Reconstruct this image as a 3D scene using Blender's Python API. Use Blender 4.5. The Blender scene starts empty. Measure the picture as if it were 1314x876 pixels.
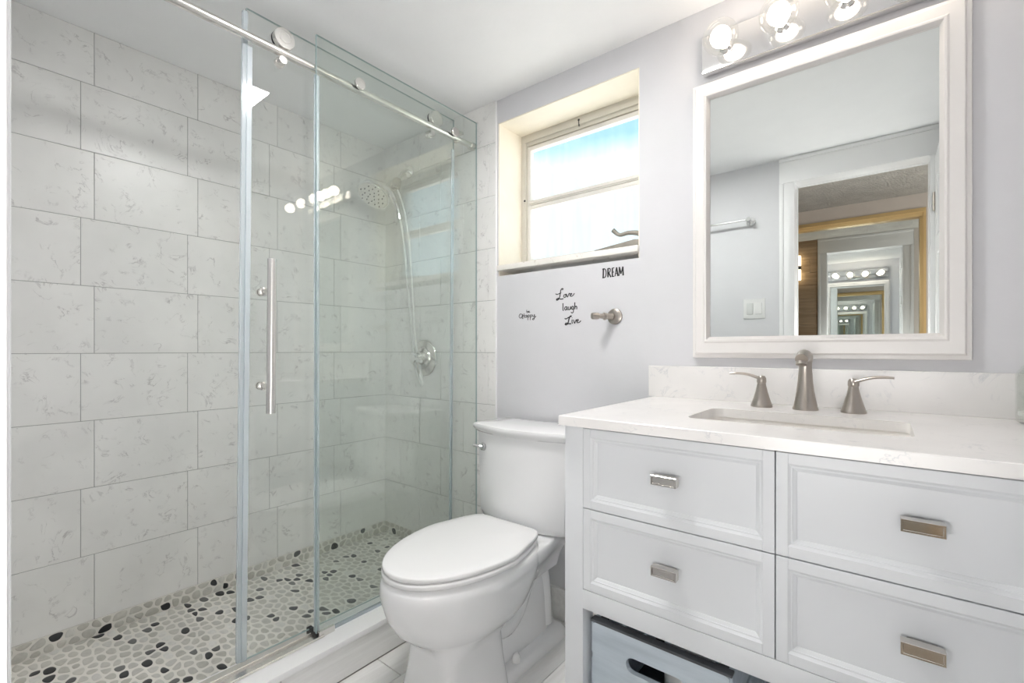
import bpy, bmesh, math, random
import numpy as np
from mathutils import Vector, Matrix

# ------------------------------------------------------------------ camera, sky, light, exposure
S = bpy.context.scene
COL = S.collection
EYE = 1.053
cam_data = bpy.data.cameras.new('camera')
cam_data.sensor_fit = 'HORIZONTAL'; cam_data.sensor_width = 36.0
cam_data.lens = 16.349; cam_data.shift_y = 0.0081856
cam_data.clip_start = 0.01
cam = bpy.data.objects.new('camera', cam_data); COL.objects.link(cam)
cam.location = (0, -1.53846, EYE)
cam.rotation_euler = (math.pi/2, 0, 0.677173)
S.camera = cam

S.view_settings.view_transform = 'Standard'
S.view_settings.look = 'None'
S.view_settings.gamma = 1.0
S.view_settings.use_curve_mapping = False
S.view_settings.exposure = 0.70
cy = S.cycles
cy.max_bounces = 20; cy.diffuse_bounces = 9; cy.glossy_bounces = 14
cy.transmission_bounces = 10; cy.transparent_max_bounces = 40
cy.caustics_reflective = False; cy.caustics_refractive = False
cy.use_denoising = True
cy.sample_clamp_indirect = 6.0

SKY_STRENGTH = 1.0
PANEL_STRENGTH = 41.0
BULB_STRENGTH = 11.0
DOORWAY_FILL_WATTS = 4.8
SIDE_FILL_WATTS = 10.0

world = bpy.data.worlds.new('sky'); S.world = world; world.use_nodes = True
wn = world.node_tree; wn.nodes.clear()
def wnode(t): return wn.nodes.new(t)
w_out = wnode('ShaderNodeOutputWorld'); w_bg = wnode('ShaderNodeBackground')
w_tc = wnode('ShaderNodeTexCoord'); w_map = wnode('ShaderNodeMapping'); w_map.inputs['Scale'].default_value = (2.2, 2.2, 5.0)
w_no = wnode('ShaderNodeTexNoise'); w_no.inputs['Scale'].default_value = 1.1; w_no.inputs['Detail'].default_value = 6
w_sep = wnode('ShaderNodeSeparateXYZ')
w_add = wnode('ShaderNodeMath'); w_add.operation = 'MULTIPLY_ADD'; w_add.inputs[1].default_value = 0.22
w_rmp = wnode('ShaderNodeValToRGB')
e = w_rmp.color_ramp.elements
e[0].position = 0.490; e[0].color = (0.74, 0.90, 0.97, 1)
e[1].position = 0.535; e[1].color = (0.34, 0.60, 0.71, 1)
x_ = w_rmp.color_ramp.elements.new(0.20); x_.color = (0.66, 0.84, 0.93, 1)
x_ = w_rmp.color_ramp.elements.new(0.08); x_.color = (2.3, 2.25, 2.15, 1)   # unseen band below the horizon, added brightness to lift the ceiling
wn.links.new(w_tc.outputs['Generated'], w_map.inputs['Vector'])
wn.links.new(w_map.outputs[0], w_no.inputs['Vector'])
wn.links.new(w_tc.outputs['Generated'], w_sep.inputs[0])
wn.links.new(w_no.outputs['Fac'], w_add.inputs[0]); wn.links.new(w_sep.outputs['Z'], w_add.inputs[2])
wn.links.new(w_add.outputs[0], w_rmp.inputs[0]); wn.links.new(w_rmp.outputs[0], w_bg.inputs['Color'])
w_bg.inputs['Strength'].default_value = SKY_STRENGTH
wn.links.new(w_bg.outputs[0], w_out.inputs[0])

def area_light(name, loc, rot, size, watts, color):
    l = bpy.data.lights.new(name, 'AREA'); l.shape = 'RECTANGLE'; l.size, l.size_y = size
    l.energy = watts; l.color = color
    o = bpy.data.objects.new(name, l); o.location = loc; o.rotation_euler = rot; COL.objects.link(o)
    return o
# added fill lights, out of view on the bedroom side of the doorway
area_light('bedroom_side_fill', (1.44, -2.2, 1.15), (0, math.pi/2, 0), (1.7, 0.9), SIDE_FILL_WATTS, (0.97, 0.99, 1.0))  # added fill for the shower wall, no window stands here
area_light('doorway_fill', (-0.11, -1.72, 0.80), (math.pi/2+0.85, 0, 0), (0.50, 0.42), DOORWAY_FILL_WATTS, (1.0, 0.98, 0.96))  # added flash-like fill behind the camera, no lamp stands here
# sampling guide for the daylight that enters at the bathroom window
pl = area_light('window_portal', (-0.991, 0.26, 1.72), (-math.pi/2, 0, 0), (0.70, 0.70), 1, (1, 1, 1))
pl.data.cycles.is_portal = True

# ------------------------------------------------------------------ materials
def new_mat(name):
    m = bpy.data.materials.new(name); m.use_nodes = True
    nt = m.node_tree; b = nt.nodes['Principled BSDF']
    return m, nt, b
def N(nt, t, **kw):
    n = nt.nodes.new(t)
    for k, v in kw.items():
        if k in n.inputs: n.inputs[k].default_value = v
        else: setattr(n, k, v)
    return n
def L(nt, a, b): nt.links.new(a, b)
def ramp(nt, pts):
    r = nt.nodes.new('ShaderNodeValToRGB'); el = r.color_ramp.elements
    while len(el) < len(pts): el.new(0.5)
    for i, (p, c) in enumerate(pts):
        el[i].position = p; el[i].color = (*c, 1) if len(c) == 3 else c
    return r
def plain(name, col, rough=0.5, metal=0.0, spec=0.5, coat=0.0, bump=None, mottling=0.03):
    m, nt, b = new_mat(name)
    b.inputs['Roughness'].default_value = rough; b.inputs['Metallic'].default_value = metal
    b.inputs['Specular IOR Level'].default_value = spec
    if coat: b.inputs['Coat Weight'].default_value = coat; b.inputs['Coat Roughness'].default_value = 0.05
    tc = N(nt, 'ShaderNodeTexCoord'); no = N(nt, 'ShaderNodeTexNoise', Scale=9.0, Detail=4.0)
    L(nt, tc.outputs['Object'], no.inputs['Vector'])
    lo = tuple(max(0, c*(1-mottling)) for c in col); hi = tuple(min(1, c*(1+mottling)) for c in col)
    r = ramp(nt, [(0.3, lo), (0.7, hi)])
    L(nt, no.outputs['Fac'], r.inputs[0]); L(nt, r.outputs[0], b.inputs['Base Color'])
    if bump:
        sc, st, dist = bump
        n2 = N(nt, 'ShaderNodeTexNoise', Scale=sc, Detail=3.0); L(nt, tc.outputs['Object'], n2.inputs['Vector'])
        bp = N(nt, 'ShaderNodeBump', Strength=st, Distance=dist)
        L(nt, n2.outputs['Fac'], bp.inputs['Height']); L(nt, bp.outputs[0], b.inputs['Normal'])
    return m

M = {}
M['paint'] = plain('wall_paint', (0.655, 0.655, 0.675), 0.55, spec=0.3, bump=(14, 0.25, 0.006), mottling=0.012)
M['ceiling'] = plain('ceiling_paint', (0.93, 0.935, 0.94), 0.7, spec=0.2, bump=(60, 0.12, 0.003), mottling=0.01)
M['trimwhite'] = plain('trim_gloss_paint', (0.84, 0.84, 0.845), 0.35, mottling=0.01)
M['vanity'] = plain('cabinet_lacquer', (0.71, 0.73, 0.75), 0.38, mottling=0.008)
M['frame'] = plain('mirror_frame_paint', (0.78, 0.76, 0.74), 0.35, mottling=0.01)
M['porcelain'] = plain('porcelain', (0.86, 0.865, 0.87), 0.08, spec=0.5, coat=0.5, mottling=0.006)
M['seatplastic'] = plain('seat_plastic', (0.86, 0.86, 0.86), 0.16, mottling=0.006)
M['basin'] = plain('basin_ceramic', (0.86, 0.84, 0.81), 0.12, coat=0.4, mottling=0.006)
M['chrome'] = plain('chrome', (0.86, 0.86, 0.86), 0.07, 1.0, mottling=0.01)
M['nickel'] = plain('brushed_nickel', (0.47, 0.43, 0.39), 0.28, 1.0, mottling=0.04)
M['steel'] = plain('brushed_steel', (0.78, 0.76, 0.73), 0.26, 1.0, mottling=0.03)
M['platechrome'] = plain('light_plate_chrome', (0.80, 0.79, 0.79), 0.10, 1.0, mottling=0.01)
M['black'] = plain('black_rubber', (0.015, 0.015, 0.017), 0.5)
M['inkblack'] = plain('decal_vinyl', (0.012, 0.012, 0.014), 0.5)
M['hose'] = plain('hose_vinyl', (0.80, 0.80, 0.78), 0.25)
M['curbstone'] = plain('curb_solid_surface', (0.90, 0.90, 0.90), 0.3, mottling=0.015)
M['winframe'] = plain('window_frame_enamel', (0.60, 0.575, 0.51), 0.45, bump=(60, 0.15, 0.002), mottling=0.05)
M['winsash'] = plain('window_sash_enamel', (0.74, 0.72, 0.68), 0.4, mottling=0.04)
M['reveal'] = plain('reveal_plaster', (0.89, 0.835, 0.72), 0.6, bump=(40, 0.25, 0.004), mottling=0.03)
M['crank'] = plain('weathered_metal', (0.30, 0.28, 0.25), 0.5, 0.7, mottling=0.35)
M['gold'] = plain('gold_anodised', (0.82, 0.60, 0.30), 0.35, 0.6, mottling=0.03)
M['beige'] = plain('bedroom_paint', (0.70, 0.64, 0.59), 0.6, bump=(30, 0.2, 0.004), mottling=0.02)
M['popcorn'] = plain('popcorn_ceiling', (0.62, 0.60, 0.56), 0.9, spec=0.1, bump=(75, 1.0, 0.02), mottling=0.10)
M['carpet'] = plain('bedroom_floor', (0.40, 0.35, 0.29), 0.8, bump=(120, 0.5, 0.004), mottling=0.1)
M['switch'] = plain('switch_plastic', (0.82, 0.82, 0.81), 0.3, mottling=0.01)
M['switchgrey'] = plain('switch_rocker_grey', (0.66, 0.67, 0.66), 0.3, mottling=0.01)
M['roll'] = plain('paper_roll', (0.86, 0.86, 0.85), 0.9, spec=0.1, bump=(200, 0.3, 0.001))
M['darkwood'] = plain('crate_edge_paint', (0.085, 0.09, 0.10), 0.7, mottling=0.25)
M['pullmetal'] = plain('polished_nickel', (0.66, 0.63, 0.59), 0.09, 1.0, mottling=0.02)

def glass_mat(name, tint, refl=1.0, rough=0.0):
    m = bpy.data.materials.new(name); m.use_nodes = True; nt = m.node_tree; nt.nodes.clear()
    out = N(nt, 'ShaderNodeOutputMaterial'); mix = N(nt, 'ShaderNodeMixShader')
    tr = N(nt, 'ShaderNodeBsdfTransparent'); tr.inputs['Color'].default_value = (*tint, 1)
    gl = N(nt, 'ShaderNodeBsdfGlossy'); gl.inputs['Roughness'].default_value = rough
    gl.inputs['Color'].default_value = (refl, refl, refl, 1)
    ge = N(nt, 'ShaderNodeNewGeometry')
    ior = N(nt, 'ShaderNodeMix', data_type='FLOAT')
    ior.inputs[2].default_value = 1.52; ior.inputs[3].default_value = 1/1.52
    L(nt, ge.outputs['Backfacing'], ior.inputs[0])
    fr = N(nt, 'ShaderNodeFresnel'); L(nt, ior.outputs[0], fr.inputs['IOR'])
    L(nt, fr.outputs[0], mix.inputs[0]); L(nt, tr.outputs[0], mix.inputs[1]); L(nt, gl.outputs[0], mix.inputs[2])
    L(nt, mix.outputs[0], out.inputs[0])
    return m
M['glass_door'] = glass_mat('sliding_glass', (0.982, 0.990, 0.986))
M['glass_fixed'] = glass_mat('fixed_glass', (0.950, 0.972, 0.960))
M['glass_edge'] = plain('glass_cut_edge', (0.40, 0.50, 0.50), 0.15, mottling=0.05)
M['globe'] = glass_mat('bulb_globe_glass', (0.97, 0.97, 0.96))
M['jarglass'] = glass_mat('jar_glass', (0.95, 0.96, 0.95))

def seal_mat():
    m = bpy.data.materials.new('clear_vinyl_seal'); m.use_nodes = True; nt = m.node_tree; nt.nodes.clear()
    out = N(nt, 'ShaderNodeOutputMaterial'); mix = N(nt, 'ShaderNodeMixShader'); mix.inputs[0].default_value = 0.34
    tr = N(nt, 'ShaderNodeBsdfTransparent'); tr.inputs['Color'].default_value = (0.93, 0.96, 0.98, 1)
    p = N(nt, 'ShaderNodeBsdfPrincipled'); p.inputs['Base Color'].default_value = (0.80, 0.84, 0.88, 1); p.inputs['Roughness'].default_value = 0.15
    L(nt, tr.outputs[0], mix.inputs[1]); L(nt, p.outputs[0], mix.inputs[2]); L(nt, mix.outputs[0], out.inputs[0])
    return m
M['seal'] = seal_mat()

def window_glass():
    m = bpy.data.materials.new('screened_window_glass'); m.use_nodes = True; nt = m.node_tree; nt.nodes.clear()
    out = N(nt, 'ShaderNodeOutputMaterial')
    tc = N(nt, 'ShaderNodeTexCoord'); mp = N(nt, 'ShaderNodeMapping'); mp.inputs['Scale'].default_value = (28, 1, 2.2)
    no = N(nt, 'ShaderNodeTexNoise', Scale=1.0, Detail=5.0); L(nt, tc.outputs['Object'], mp.inputs[0]); L(nt, mp.outputs[0], no.inputs['Vector'])
    r = ramp(nt, [(0.30, (0.95, 0.975, 0.985)), (0.7, (1, 1, 1))]); L(nt, no.outputs['Fac'], r.inputs[0])
    tr = N(nt, 'ShaderNodeBsdfTransparent'); L(nt, r.outputs[0], tr.inputs['Color'])
    gl = N(nt, 'ShaderNodeBsdfGlossy'); gl.inputs['Roughness'].default_value = 0.05
    mix = N(nt, 'ShaderNodeMixShader'); mix.inputs[0].default_value = 0.06
    L(nt, tr.outputs[0], mix.inputs[1]); L(nt, gl.outputs[0], mix.inputs[2]); L(nt, mix.outputs[0], out.inputs[0])
    return m
M['winglass'] = window_glass()

def mirror_mat():
    m = bpy.data.materials.new('silvered_mirror'); m.use_nodes = True; nt = m.node_tree; nt.nodes.clear()
    out = N(nt, 'ShaderNodeOutputMaterial'); gl = N(nt, 'ShaderNodeBsdfGlossy')
    gl.inputs['Color'].default_value = (0.82, 0.85, 0.835, 1); gl.inputs['Roughness'].default_value = 0.0
    L(nt, gl.outputs[0], out.inputs[0]); return m
M['mirror'] = mirror_mat()

def emit(name, col, st):
    m = bpy.data.materials.new(name); m.use_nodes = True; nt = m.node_tree; nt.nodes.clear()
    out = N(nt, 'ShaderNodeOutputMaterial'); em = N(nt, 'ShaderNodeEmission'); em.inputs[0].default_value = (*col, 1); em.inputs[1].default_value = st
    L(nt, em.outputs[0], out.inputs[0]); return m
M['bulbcore'] = emit('lit_bulb_core', (1.0, 0.88, 0.76), BULB_STRENGTH)
M['panellit'] = emit('lit_ceiling_lens', (1.0, 0.985, 0.97), PANEL_STRENGTH)
M['sconcelit'] = emit('lit_sconce_shade', (1.0, 0.78, 0.5), 3.5)

def marble(name, base, vein, rough, scale, amount, speck=False):
    m, nt, b = new_mat(name)
    tc = N(nt, 'ShaderNodeTexCoord'); at = N(nt, 'ShaderNodeAttribute', attribute_name='rnd')
    off = N(nt, 'ShaderNodeVectorMath', operation='MULTIPLY_ADD')
    cmb = N(nt, 'ShaderNodeCombineXYZ')
    for i in range(3): L(nt, at.outputs['Fac'], cmb.inputs[i])
    off.inputs[1].default_value = (37.0, 61.0, 23.0)
    L(nt, cmb.outputs[0], off.inputs[0]); L(nt, tc.outputs['Object'], off.inputs[2])
    n1 = N(nt, 'ShaderNodeTexNoise', Scale=scale, Detail=5.0, Roughness=0.62, Distortion=0.9)
    L(nt, off.outputs[0], n1.inputs['Vector'])
    s1 = N(nt, 'ShaderNodeMath', operation='SUBTRACT'); s1.inputs[1].default_value = 0.5; L(nt, n1.outputs['Fac'], s1.inputs[0])
    a1 = N(nt, 'ShaderNodeMath', operation='ABSOLUTE'); L(nt, s1.outputs[0], a1.inputs[0])
    r1 = ramp(nt, [(0.0, (1, 1, 1)), (0.021, (0, 0, 0))]); L(nt, a1.outputs[0], r1.inputs[0])
    n2 = N(nt, 'ShaderNodeTexNoise', Scale=scale*1.9, Detail=2.0); L(nt, off.outputs[0], n2.inputs['Vector'])
    r2 = ramp(nt, [(0.50, (0, 0, 0)), (0.68, (1, 1, 1))]); L(nt, n2.outputs['Fac'], r2.inputs[0])
    mu = N(nt, 'ShaderNodeMath', operation='MULTIPLY'); L(nt, r1.outputs[0], mu.inputs[0]); L(nt, r2.outputs[0], mu.inputs[1])
    am = N(nt, 'ShaderNodeMath', operation='MULTIPLY'); am.inputs[1].default_value = amount; L(nt, mu.outputs[0], am.inputs[0])
    n3 = N(nt, 'ShaderNodeTexNoise', Scale=scale*0.45, Detail=3.0); L(nt, off.outputs[0], n3.inputs['Vector'])
    dk = tuple(c*0.93 for c in base)
    r3 = ramp(nt, [(0.35, dk), (0.65, base)]); L(nt, n3.outputs['Fac'], r3.inputs[0])
    mx = N(nt, 'ShaderNodeMix', data_type='RGBA'); L(nt, am.outputs[0], mx.inputs[0]); L(nt, r3.outputs[0], mx.inputs[6]); mx.inputs[7].default_value = (*vein, 1)
    L(nt, mx.outputs[2], b.inputs['Base Color']); b.inputs['Roughness'].default_value = rough
    return m
M['tile'] = marble('marble_tile', (0.86, 0.855, 0.835), (0.34, 0.32, 0.32), 0.28, 12.0, 0.58)
M['grout'] = plain('tile_grout', (0.42, 0.42, 0.41), 0.9)
M['quartz'] = marble('white_quartz', (0.85, 0.835, 0.82), (0.42, 0.45, 0.50), 0.26, 11.0, 0.40)
M['sill'] = marble('beige_marble_sill', (0.86, 0.83, 0.78), (0.35, 0.27, 0.20), 0.45, 16.0, 0.7)

def planks(name, dark, light, rough=0.35, along=(0.5, 1, 1), sc=40):
    m, nt, b = new_mat(name)
    tc = N(nt, 'ShaderNodeTexCoord'); at = N(nt, 'ShaderNodeAttribute', attribute_name='rnd')
    cmb = N(nt, 'ShaderNodeCombineXYZ')
    for i in range(3): L(nt, at.outputs['Fac'], cmb.inputs[i])
    off = N(nt, 'ShaderNodeVectorMath', operation='MULTIPLY_ADD'); off.inputs[1].default_value = (31, 47, 17)
    L(nt, cmb.outputs[0], off.inputs[0]); L(nt, tc.outputs['Object'], off.inputs[2])
    mp = N(nt, 'ShaderNodeMapping'); mp.inputs['Scale'].default_value = along; L(nt, off.outputs[0], mp.inputs[0])
    n = N(nt, 'ShaderNodeTexNoise', Scale=sc, Detail=6.0, Roughness=0.65, Distortion=0.3); L(nt, mp.outputs[0], n.inputs['Vector'])
    ad = N(nt, 'ShaderNodeMath', operation='MULTIPLY_ADD'); ad.inputs[1].default_value = 0.18; L(nt, at.outputs['Fac'], ad.inputs[0]); L(nt, n.outputs['Fac'], ad.inputs[2])
    r = ramp(nt, [(0.36, dark), (0.80, light)]); L(nt, ad.outputs[0], r.inputs[0])
    L(nt, r.outputs[0], b.inputs['Base Color']); b.inputs['Roughness'].default_value = rough
    return m
M['plank'] = planks('grey_wood_look_tile', (0.74, 0.735, 0.72), (0.90, 0.895, 0.885), 0.35, (1, 0.07, 1), 34)
M['plankgrout'] = plain('floor_grout', (0.38, 0.375, 0.36), 0.9)
M['accent'] = planks('brown_wood_cladding', (0.26, 0.17, 0.10), (0.50, 0.36, 0.24), 0.55, (0.07, 1, 1), 30)
M['crate'] = planks('blue_grey_washed_wood', (0.46, 0.53, 0.59), (0.64, 0.71, 0.77), 0.6, (0.12, 1, 1), 26)

def pebble_mat():
    m, nt, b = new_mat('river_pebbles')
    at = N(nt, 'ShaderNodeAttribute', attribute_name='rnd')
    r = ramp(nt, [(0.0, (0.018, 0.019, 0.022)), (0.10, (0.035, 0.037, 0.04)), (0.17, (0.20, 0.20, 0.19)), (0.22, (0.50, 0.49, 0.44)), (0.6, (0.63, 0.615, 0.56)), (0.85, (0.55, 0.54, 0.50)), (1.0, (0.80, 0.79, 0.75))])
    r.color_ramp.interpolation = 'LINEAR'
    L(nt, at.outputs['Fac'], r.inputs[0])
    tc = N(nt, 'ShaderNodeTexCoord'); n = N(nt, 'ShaderNodeTexNoise', Scale=70.0, Detail=3.0); L(nt, tc.outputs['Object'], n.inputs['Vector'])
    mx = N(nt, 'ShaderNodeMix', data_type='RGBA', blend_type='MULTIPLY'); mx.inputs[0].default_value = 0.35
    L(nt, r.outputs[0], mx.inputs[6]); L(nt, n.outputs['Color'], mx.inputs[7])
    r2 = ramp(nt, [(0.3, (0.7, 0.7, 0.7)), (0.6, (1, 1, 1))]); L(nt, n.outputs['Fac'], r2.inputs[0]); L(nt, r2.outputs[0], mx.inputs[7])
    L(nt, mx.outputs[2], b.inputs['Base Color']); b.inputs['Roughness'].default_value = 0.35
    return m
M['pebble'] = pebble_mat()
M['pebblegrout'] = plain('pebble_grout', (0.80, 0.78, 0.73), 0.9, bump=(80, 0.4, 0.002))

# ------------------------------------------------------------------ mesh helpers
class MB:
    """collects shapes in world coordinates; build() links them as ONE mesh object"""
    def __init__(s):
        s.bm = bmesh.new(); s.rl = s.bm.faces.layers.float.new('rnd'); s.mats = []
    def _mi(s, mat):
        if mat is None: return 0
        if mat not in s.mats: s.mats.append(mat)
        return s.mats.index(mat)
    def _fin(s, faces, mat, rnd, smooth=True):
        mi = s._mi(mat)
        for f in faces:
            f.material_index = mi; f[s.rl] = rnd; f.smooth = smooth
    def merge(s, tmp, mat=None, rnd=0.0, smooth=True):
        me = bpy.data.meshes.new('tmp'); tmp.to_mesh(me); tmp.free()
        n0 = len(s.bm.faces); s.bm.from_mesh(me); bpy.data.meshes.remove(me)
        s.bm.faces.ensure_lookup_table(); s._fin(s.bm.faces[n0:], mat, rnd, smooth)
    def box(s, x0, x1, y0, y1, z0, z1, bev=0.0, mat=None, rnd=0.0, seg=2, mtx=None):
        t = bmesh.new(); bmesh.ops.create_cube(t, size=1.0)
        for v in t.verts:
            v.co = Vector((x0+(v.co.x+.5)*(x1-x0), y0+(v.co.y+.5)*(y1-y0), z0+(v.co.z+.5)*(z1-z0)))
        if bev: bmesh.ops.bevel(t, geom=t.edges[:], offset=bev, segments=seg, profile=0.6, affect='EDGES')
        if mtx: bmesh.ops.transform(t, matrix=mtx, verts=t.verts[:])
        s.merge(t, mat, rnd, seg > 1)
    def rings(s, rings, mat=None, rnd=0.0, cap0=True, cap1=True, closed=True):
        vr = [[s.bm.verts.new(p) for p in r] for r in rings]; fs = []
        n = len(rings[0])
        for a, b in zip(vr, vr[1:]):
            for i in range(n if closed else n-1):
                j = (i+1) % n
                try: fs.append(s.bm.faces.new((a[i], a[j], b[j], b[i])))
                except ValueError: pass
        if cap0: fs.append(s.bm.faces.new(list(reversed(vr[0]))))
        if cap1: fs.append(s.bm.faces.new(vr[-1]))
        s._fin(fs, mat, rnd)
    def lathe(s, prof, origin=(0, 0, 0), axis=(0, 0, 1), seg=32, mat=None, rnd=0.0, cap0=True, cap1=True):
        """prof: list of (radius, height along axis)"""
        q = Vector((0, 0, 1)).rotation_difference(Vector(axis).normalized()); o = Vector(origin)
        rs = []
        for r, h in prof:
            r = max(r, 1e-5)
            rs.append([o + q @ Vector((r*math.cos(2*math.pi*i/seg), r*math.sin(2*math.pi*i/seg), h)) for i in range(seg)])
        s.rings(rs, mat, rnd, cap0, cap1)
    def tube(s, pts, rad, seg=16, mat=None, rnd=0.0, smooth=6, flat=None):
        """tube along pts (Catmull-Rom smoothed); rad is a number or one per point; flat = (axis scale) ignored when None"""
        P = [Vector(p) for p in pts]; R = rad if isinstance(rad, (list, tuple)) else [rad]*len(P)
        if smooth and len(P) > 2:
            Q, RR = [], []
            for i in range(len(P)-1):
                p0, p1, p2, p3 = P[max(i-1, 0)], P[i], P[i+1], P[min(i+2, len(P)-1)]
                for k in range(smooth):
                    t = k/smooth
                    Q.append(0.5*((2*p1)+(-p0+p2)*t+(2*p0-5*p1+4*p2-p3)*t*t+(-p0+3*p1-3*p2+p3)*t**3)); RR.append(R[i]*(1-t)+R[i+1]*t)
            Q.append(P[-1]); RR.append(R[-1]); P, R = Q, RR
        T = [(P[min(i+1, len(P)-1)]-P[max(i-1, 0)]).normalized() for i in range(len(P))]
        ref = Vector((0, 0, 1)) if abs(T[0].z) < 0.9 else Vector((1, 0, 0))
        u = T[0].cross(ref).normalized(); rs = []
        for p, t, r in zip(P, T, R):
            u = (u - t*u.dot(t)).normalized(); v = t.cross(u)
            fu, fv = (flat if flat else (1, 1))
            rs.append([p + (u*fu*math.cos(2*math.pi*i/seg) + v*fv*math.sin(2*math.pi*i/seg))*r for i in range(seg)])
        s.rings(rs, mat, rnd)
    def prism(s, poly, fn, d0, d1, bev=0.0, mat=None, rnd=0.0, seg=2):
        """poly 2-D outline, fn(u, v, d) -> world point, extruded from d0 to d1"""
        t = bmesh.new()
        a = [t.verts.new(fn(u, v, d0)) for u, v in poly]; b = [t.verts.new(fn(u, v, d1)) for u, v in poly]
        t.faces.new(a); t.faces.new(list(reversed(b)))
        n = len(poly)
        for i in range(n): t.faces.new((a[i], b[i], b[(i+1) % n], a[(i+1) % n]))
        bmesh.ops.recalc_face_normals(t, faces=t.faces[:])
        if bev:
            fa = [f for f in t.faces if len(f.verts) == n]
            ed = {e for f in fa for e in f.edges}
            bmesh.ops.bevel(t, geom=list(ed), offset=bev, segments=seg, profile=0.6, affect='EDGES')
        s.merge(t, mat, rnd, seg > 1)
    def quad(s, pts, mat=None, rnd=0.0):
        f = s.bm.faces.new([s.bm.verts.new(p) for p in pts]); s._fin([f], mat, rnd)
    def build(s, name, mat=None, parent=None, origin=None, angle=35, recalc=True):
        if recalc: bmesh.ops.recalc_face_normals(s.bm, faces=s.bm.faces[:])
        if parent is not None and origin is None: origin = ORIGIN[parent.name]
        if origin is None:
            c = [v.co for v in s.bm.verts]
            origin = Vector((sum(p.x for p in c)/len(c), sum(p.y for p in c)/len(c), min(p.z for p in c)))
        origin = Vector(origin)
        bmesh.ops.translate(s.bm, verts=s.bm.verts[:], vec=-origin)
        me = bpy.data.meshes.new(name); s.bm.to_mesh(me); s.bm.free()
        mats = s.mats if s.mats else [mat]
        for m in mats: me.materials.append(m if not isinstance(m, str) else M[m])
        if not s.mats and mat is not None and False: pass
        me.set_sharp_from_angle(angle=math.radians(angle))
        o = bpy.data.objects.new(name, me); COL.objects.link(o)
        if parent is not None: o.parent = parent; ORIGIN[o.name] = Vector(ORIGIN[parent.name]) if False else origin
        else: o.location = origin; ORIGIN[o.name] = origin
        return o
ORIGIN = {}
def thing(name, loc, label, cat, group=None, kind='thing'):
    o = bpy.data.objects.new(name, None); o.empty_display_size = 0.05; o.location = loc; COL.objects.link(o)
    o['label'] = label; o['category'] = cat
    if group: o['group'] = group
    if kind: o['kind'] = kind
    ORIGIN[o.name] = Vector(loc); return o
def tag(o, label, cat, group=None, kind='thing'):
    o['label'] = label; o['category'] = cat
    if group: o['group'] = group
    if kind: o['kind'] = kind
    return o
def struct(mb, name, mat, label, cat, **k):
    o = mb.build(name, mat, **k); return tag(o, label, cat, kind='structure')
def rrect(x0, x1, y0, y1, r, n=6):
    P = []
    for cx, cy_, a0 in ((x1-r, y1-r, 0), (x0+r, y1-r, 90), (x0+r, y0+r, 180), (x1-r, y0+r, 270)):
        for k in range(n+1):
            a = math.radians(a0+90*k/n); P.append((cx+r*math.cos(a), cy_+r*math.sin(a)))
    return P
RND = random.Random(7)

# ------------------------------------------------------------------ room dimensions
XL, XR = -2.1088, 0.36              # tiled shower wall, right wall
YB = -1.525                         # wall with the doorway, bathroom face
YBB = -1.645                        # its bedroom face
ZC = 2.137
XT = -1.323                         # edge of the tile on the window wall
TH, TW = 0.2286, 0.3071             # tile pitch
ZSF = 0.075                         # shower floor
ZROW = 1.0412                       # a tile row seam
XCURB0, XCURB1 = -1.500, -1.352
WX0, WX1, WZ0, WZ1 = -1.3137, -0.6684, 1.395, 2.037     # window opening
DX0, DX1, DZ = -0.404, 0.172, 2.000                       # doorway

# floor of wood-look tile planks
f = MB()
f.quad([(XCURB1-0.02, YBB, -0.004), (XR, YBB, -0.004), (XR, 0.0, -0.004), (XCURB1-0.02, 0.0, -0.004)], 'plankgrout')
pw, x = 0.125, XCURB1+0.002
i = 0
while x < XR:
    ys = [YBB] + [yy for yy in ((-0.59, ) if i % 3 == 0 else (-1.05, -0.18) if i % 3 == 1 else (-0.80,))] + [0.0]
    if i == 0: ys = [YBB, -0.59, 0.0]
    ys = sorted(ys)
    for a, b in zip(ys, ys[1:]):
        f.box(x+0.0012, min(x+pw, XR)-0.0012, a+0.0012, b-0.0012, -0.02, 0.0, 0.0008, 'plank', RND.random(), seg=1)
    x += pw; i += 1
struct(f, 'floor', None, 'grey wood-look plank tile floor of the bathroom', 'floor')

# shower floor: river pebbles set in grout
def voronoi(w, h, pitch, stretch, rnd, gap):
    """convex cells over a w x h rectangle, shrunk by the grout gap"""
    pts = []
    ny = max(1, int(round(h/pitch))); nx = max(1, int(round(w/(pitch*stretch))))
    for j in range(ny):
        for i_ in range(nx):
            pts.append(((i_+0.5+(0.5 if j % 2 else 0)*0.9-0.22+rnd.uniform(-.33, .33))*w/nx, (j+0.5+rnd.uniform(-.30, .30))*h/ny))
    A = np.array(pts); out = []
    S2 = np.array([1/stretch, 1.0]); B = A*S2
    for k, p in enumerate(A):
        d = ((B-B[k])**2).sum(1); idx = np.argsort(d)[1:15]
        poly = [(0, 0), (w, 0), (w, h), (0, h)]
        for q in idx:
            mid = (B[k]+B[q])/2; nrm = B[q]-B[k]; ln = math.hypot(*nrm); nrm = nrm/ln
            off = -gap/2
            np_ = []
            for a in range(len(poly)):
                P0, P1 = np.array(poly[a]), np.array(poly[(a+1) % len(poly)])
                s0 = ((P0*S2-mid)@nrm)-off; s1 = ((P1*S2-mid)@nrm)-off
                if s0 <= 0: np_.append(tuple(P0))
                if s0*s1 < 0: np_.append(tuple(P0+(P1-P0)*(s0/(s0-s1))))
            poly = np_
            if len(poly) < 3: break
        if len(poly) >= 3:
            c = np.mean(poly, 0)
            # keep clear of the rectangle's border
            poly = [(min(max(a, .001), w-.001), min(max(b, .001), h-.001)) for a, b in poly]
            out.append((c, poly))
    return out
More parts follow.
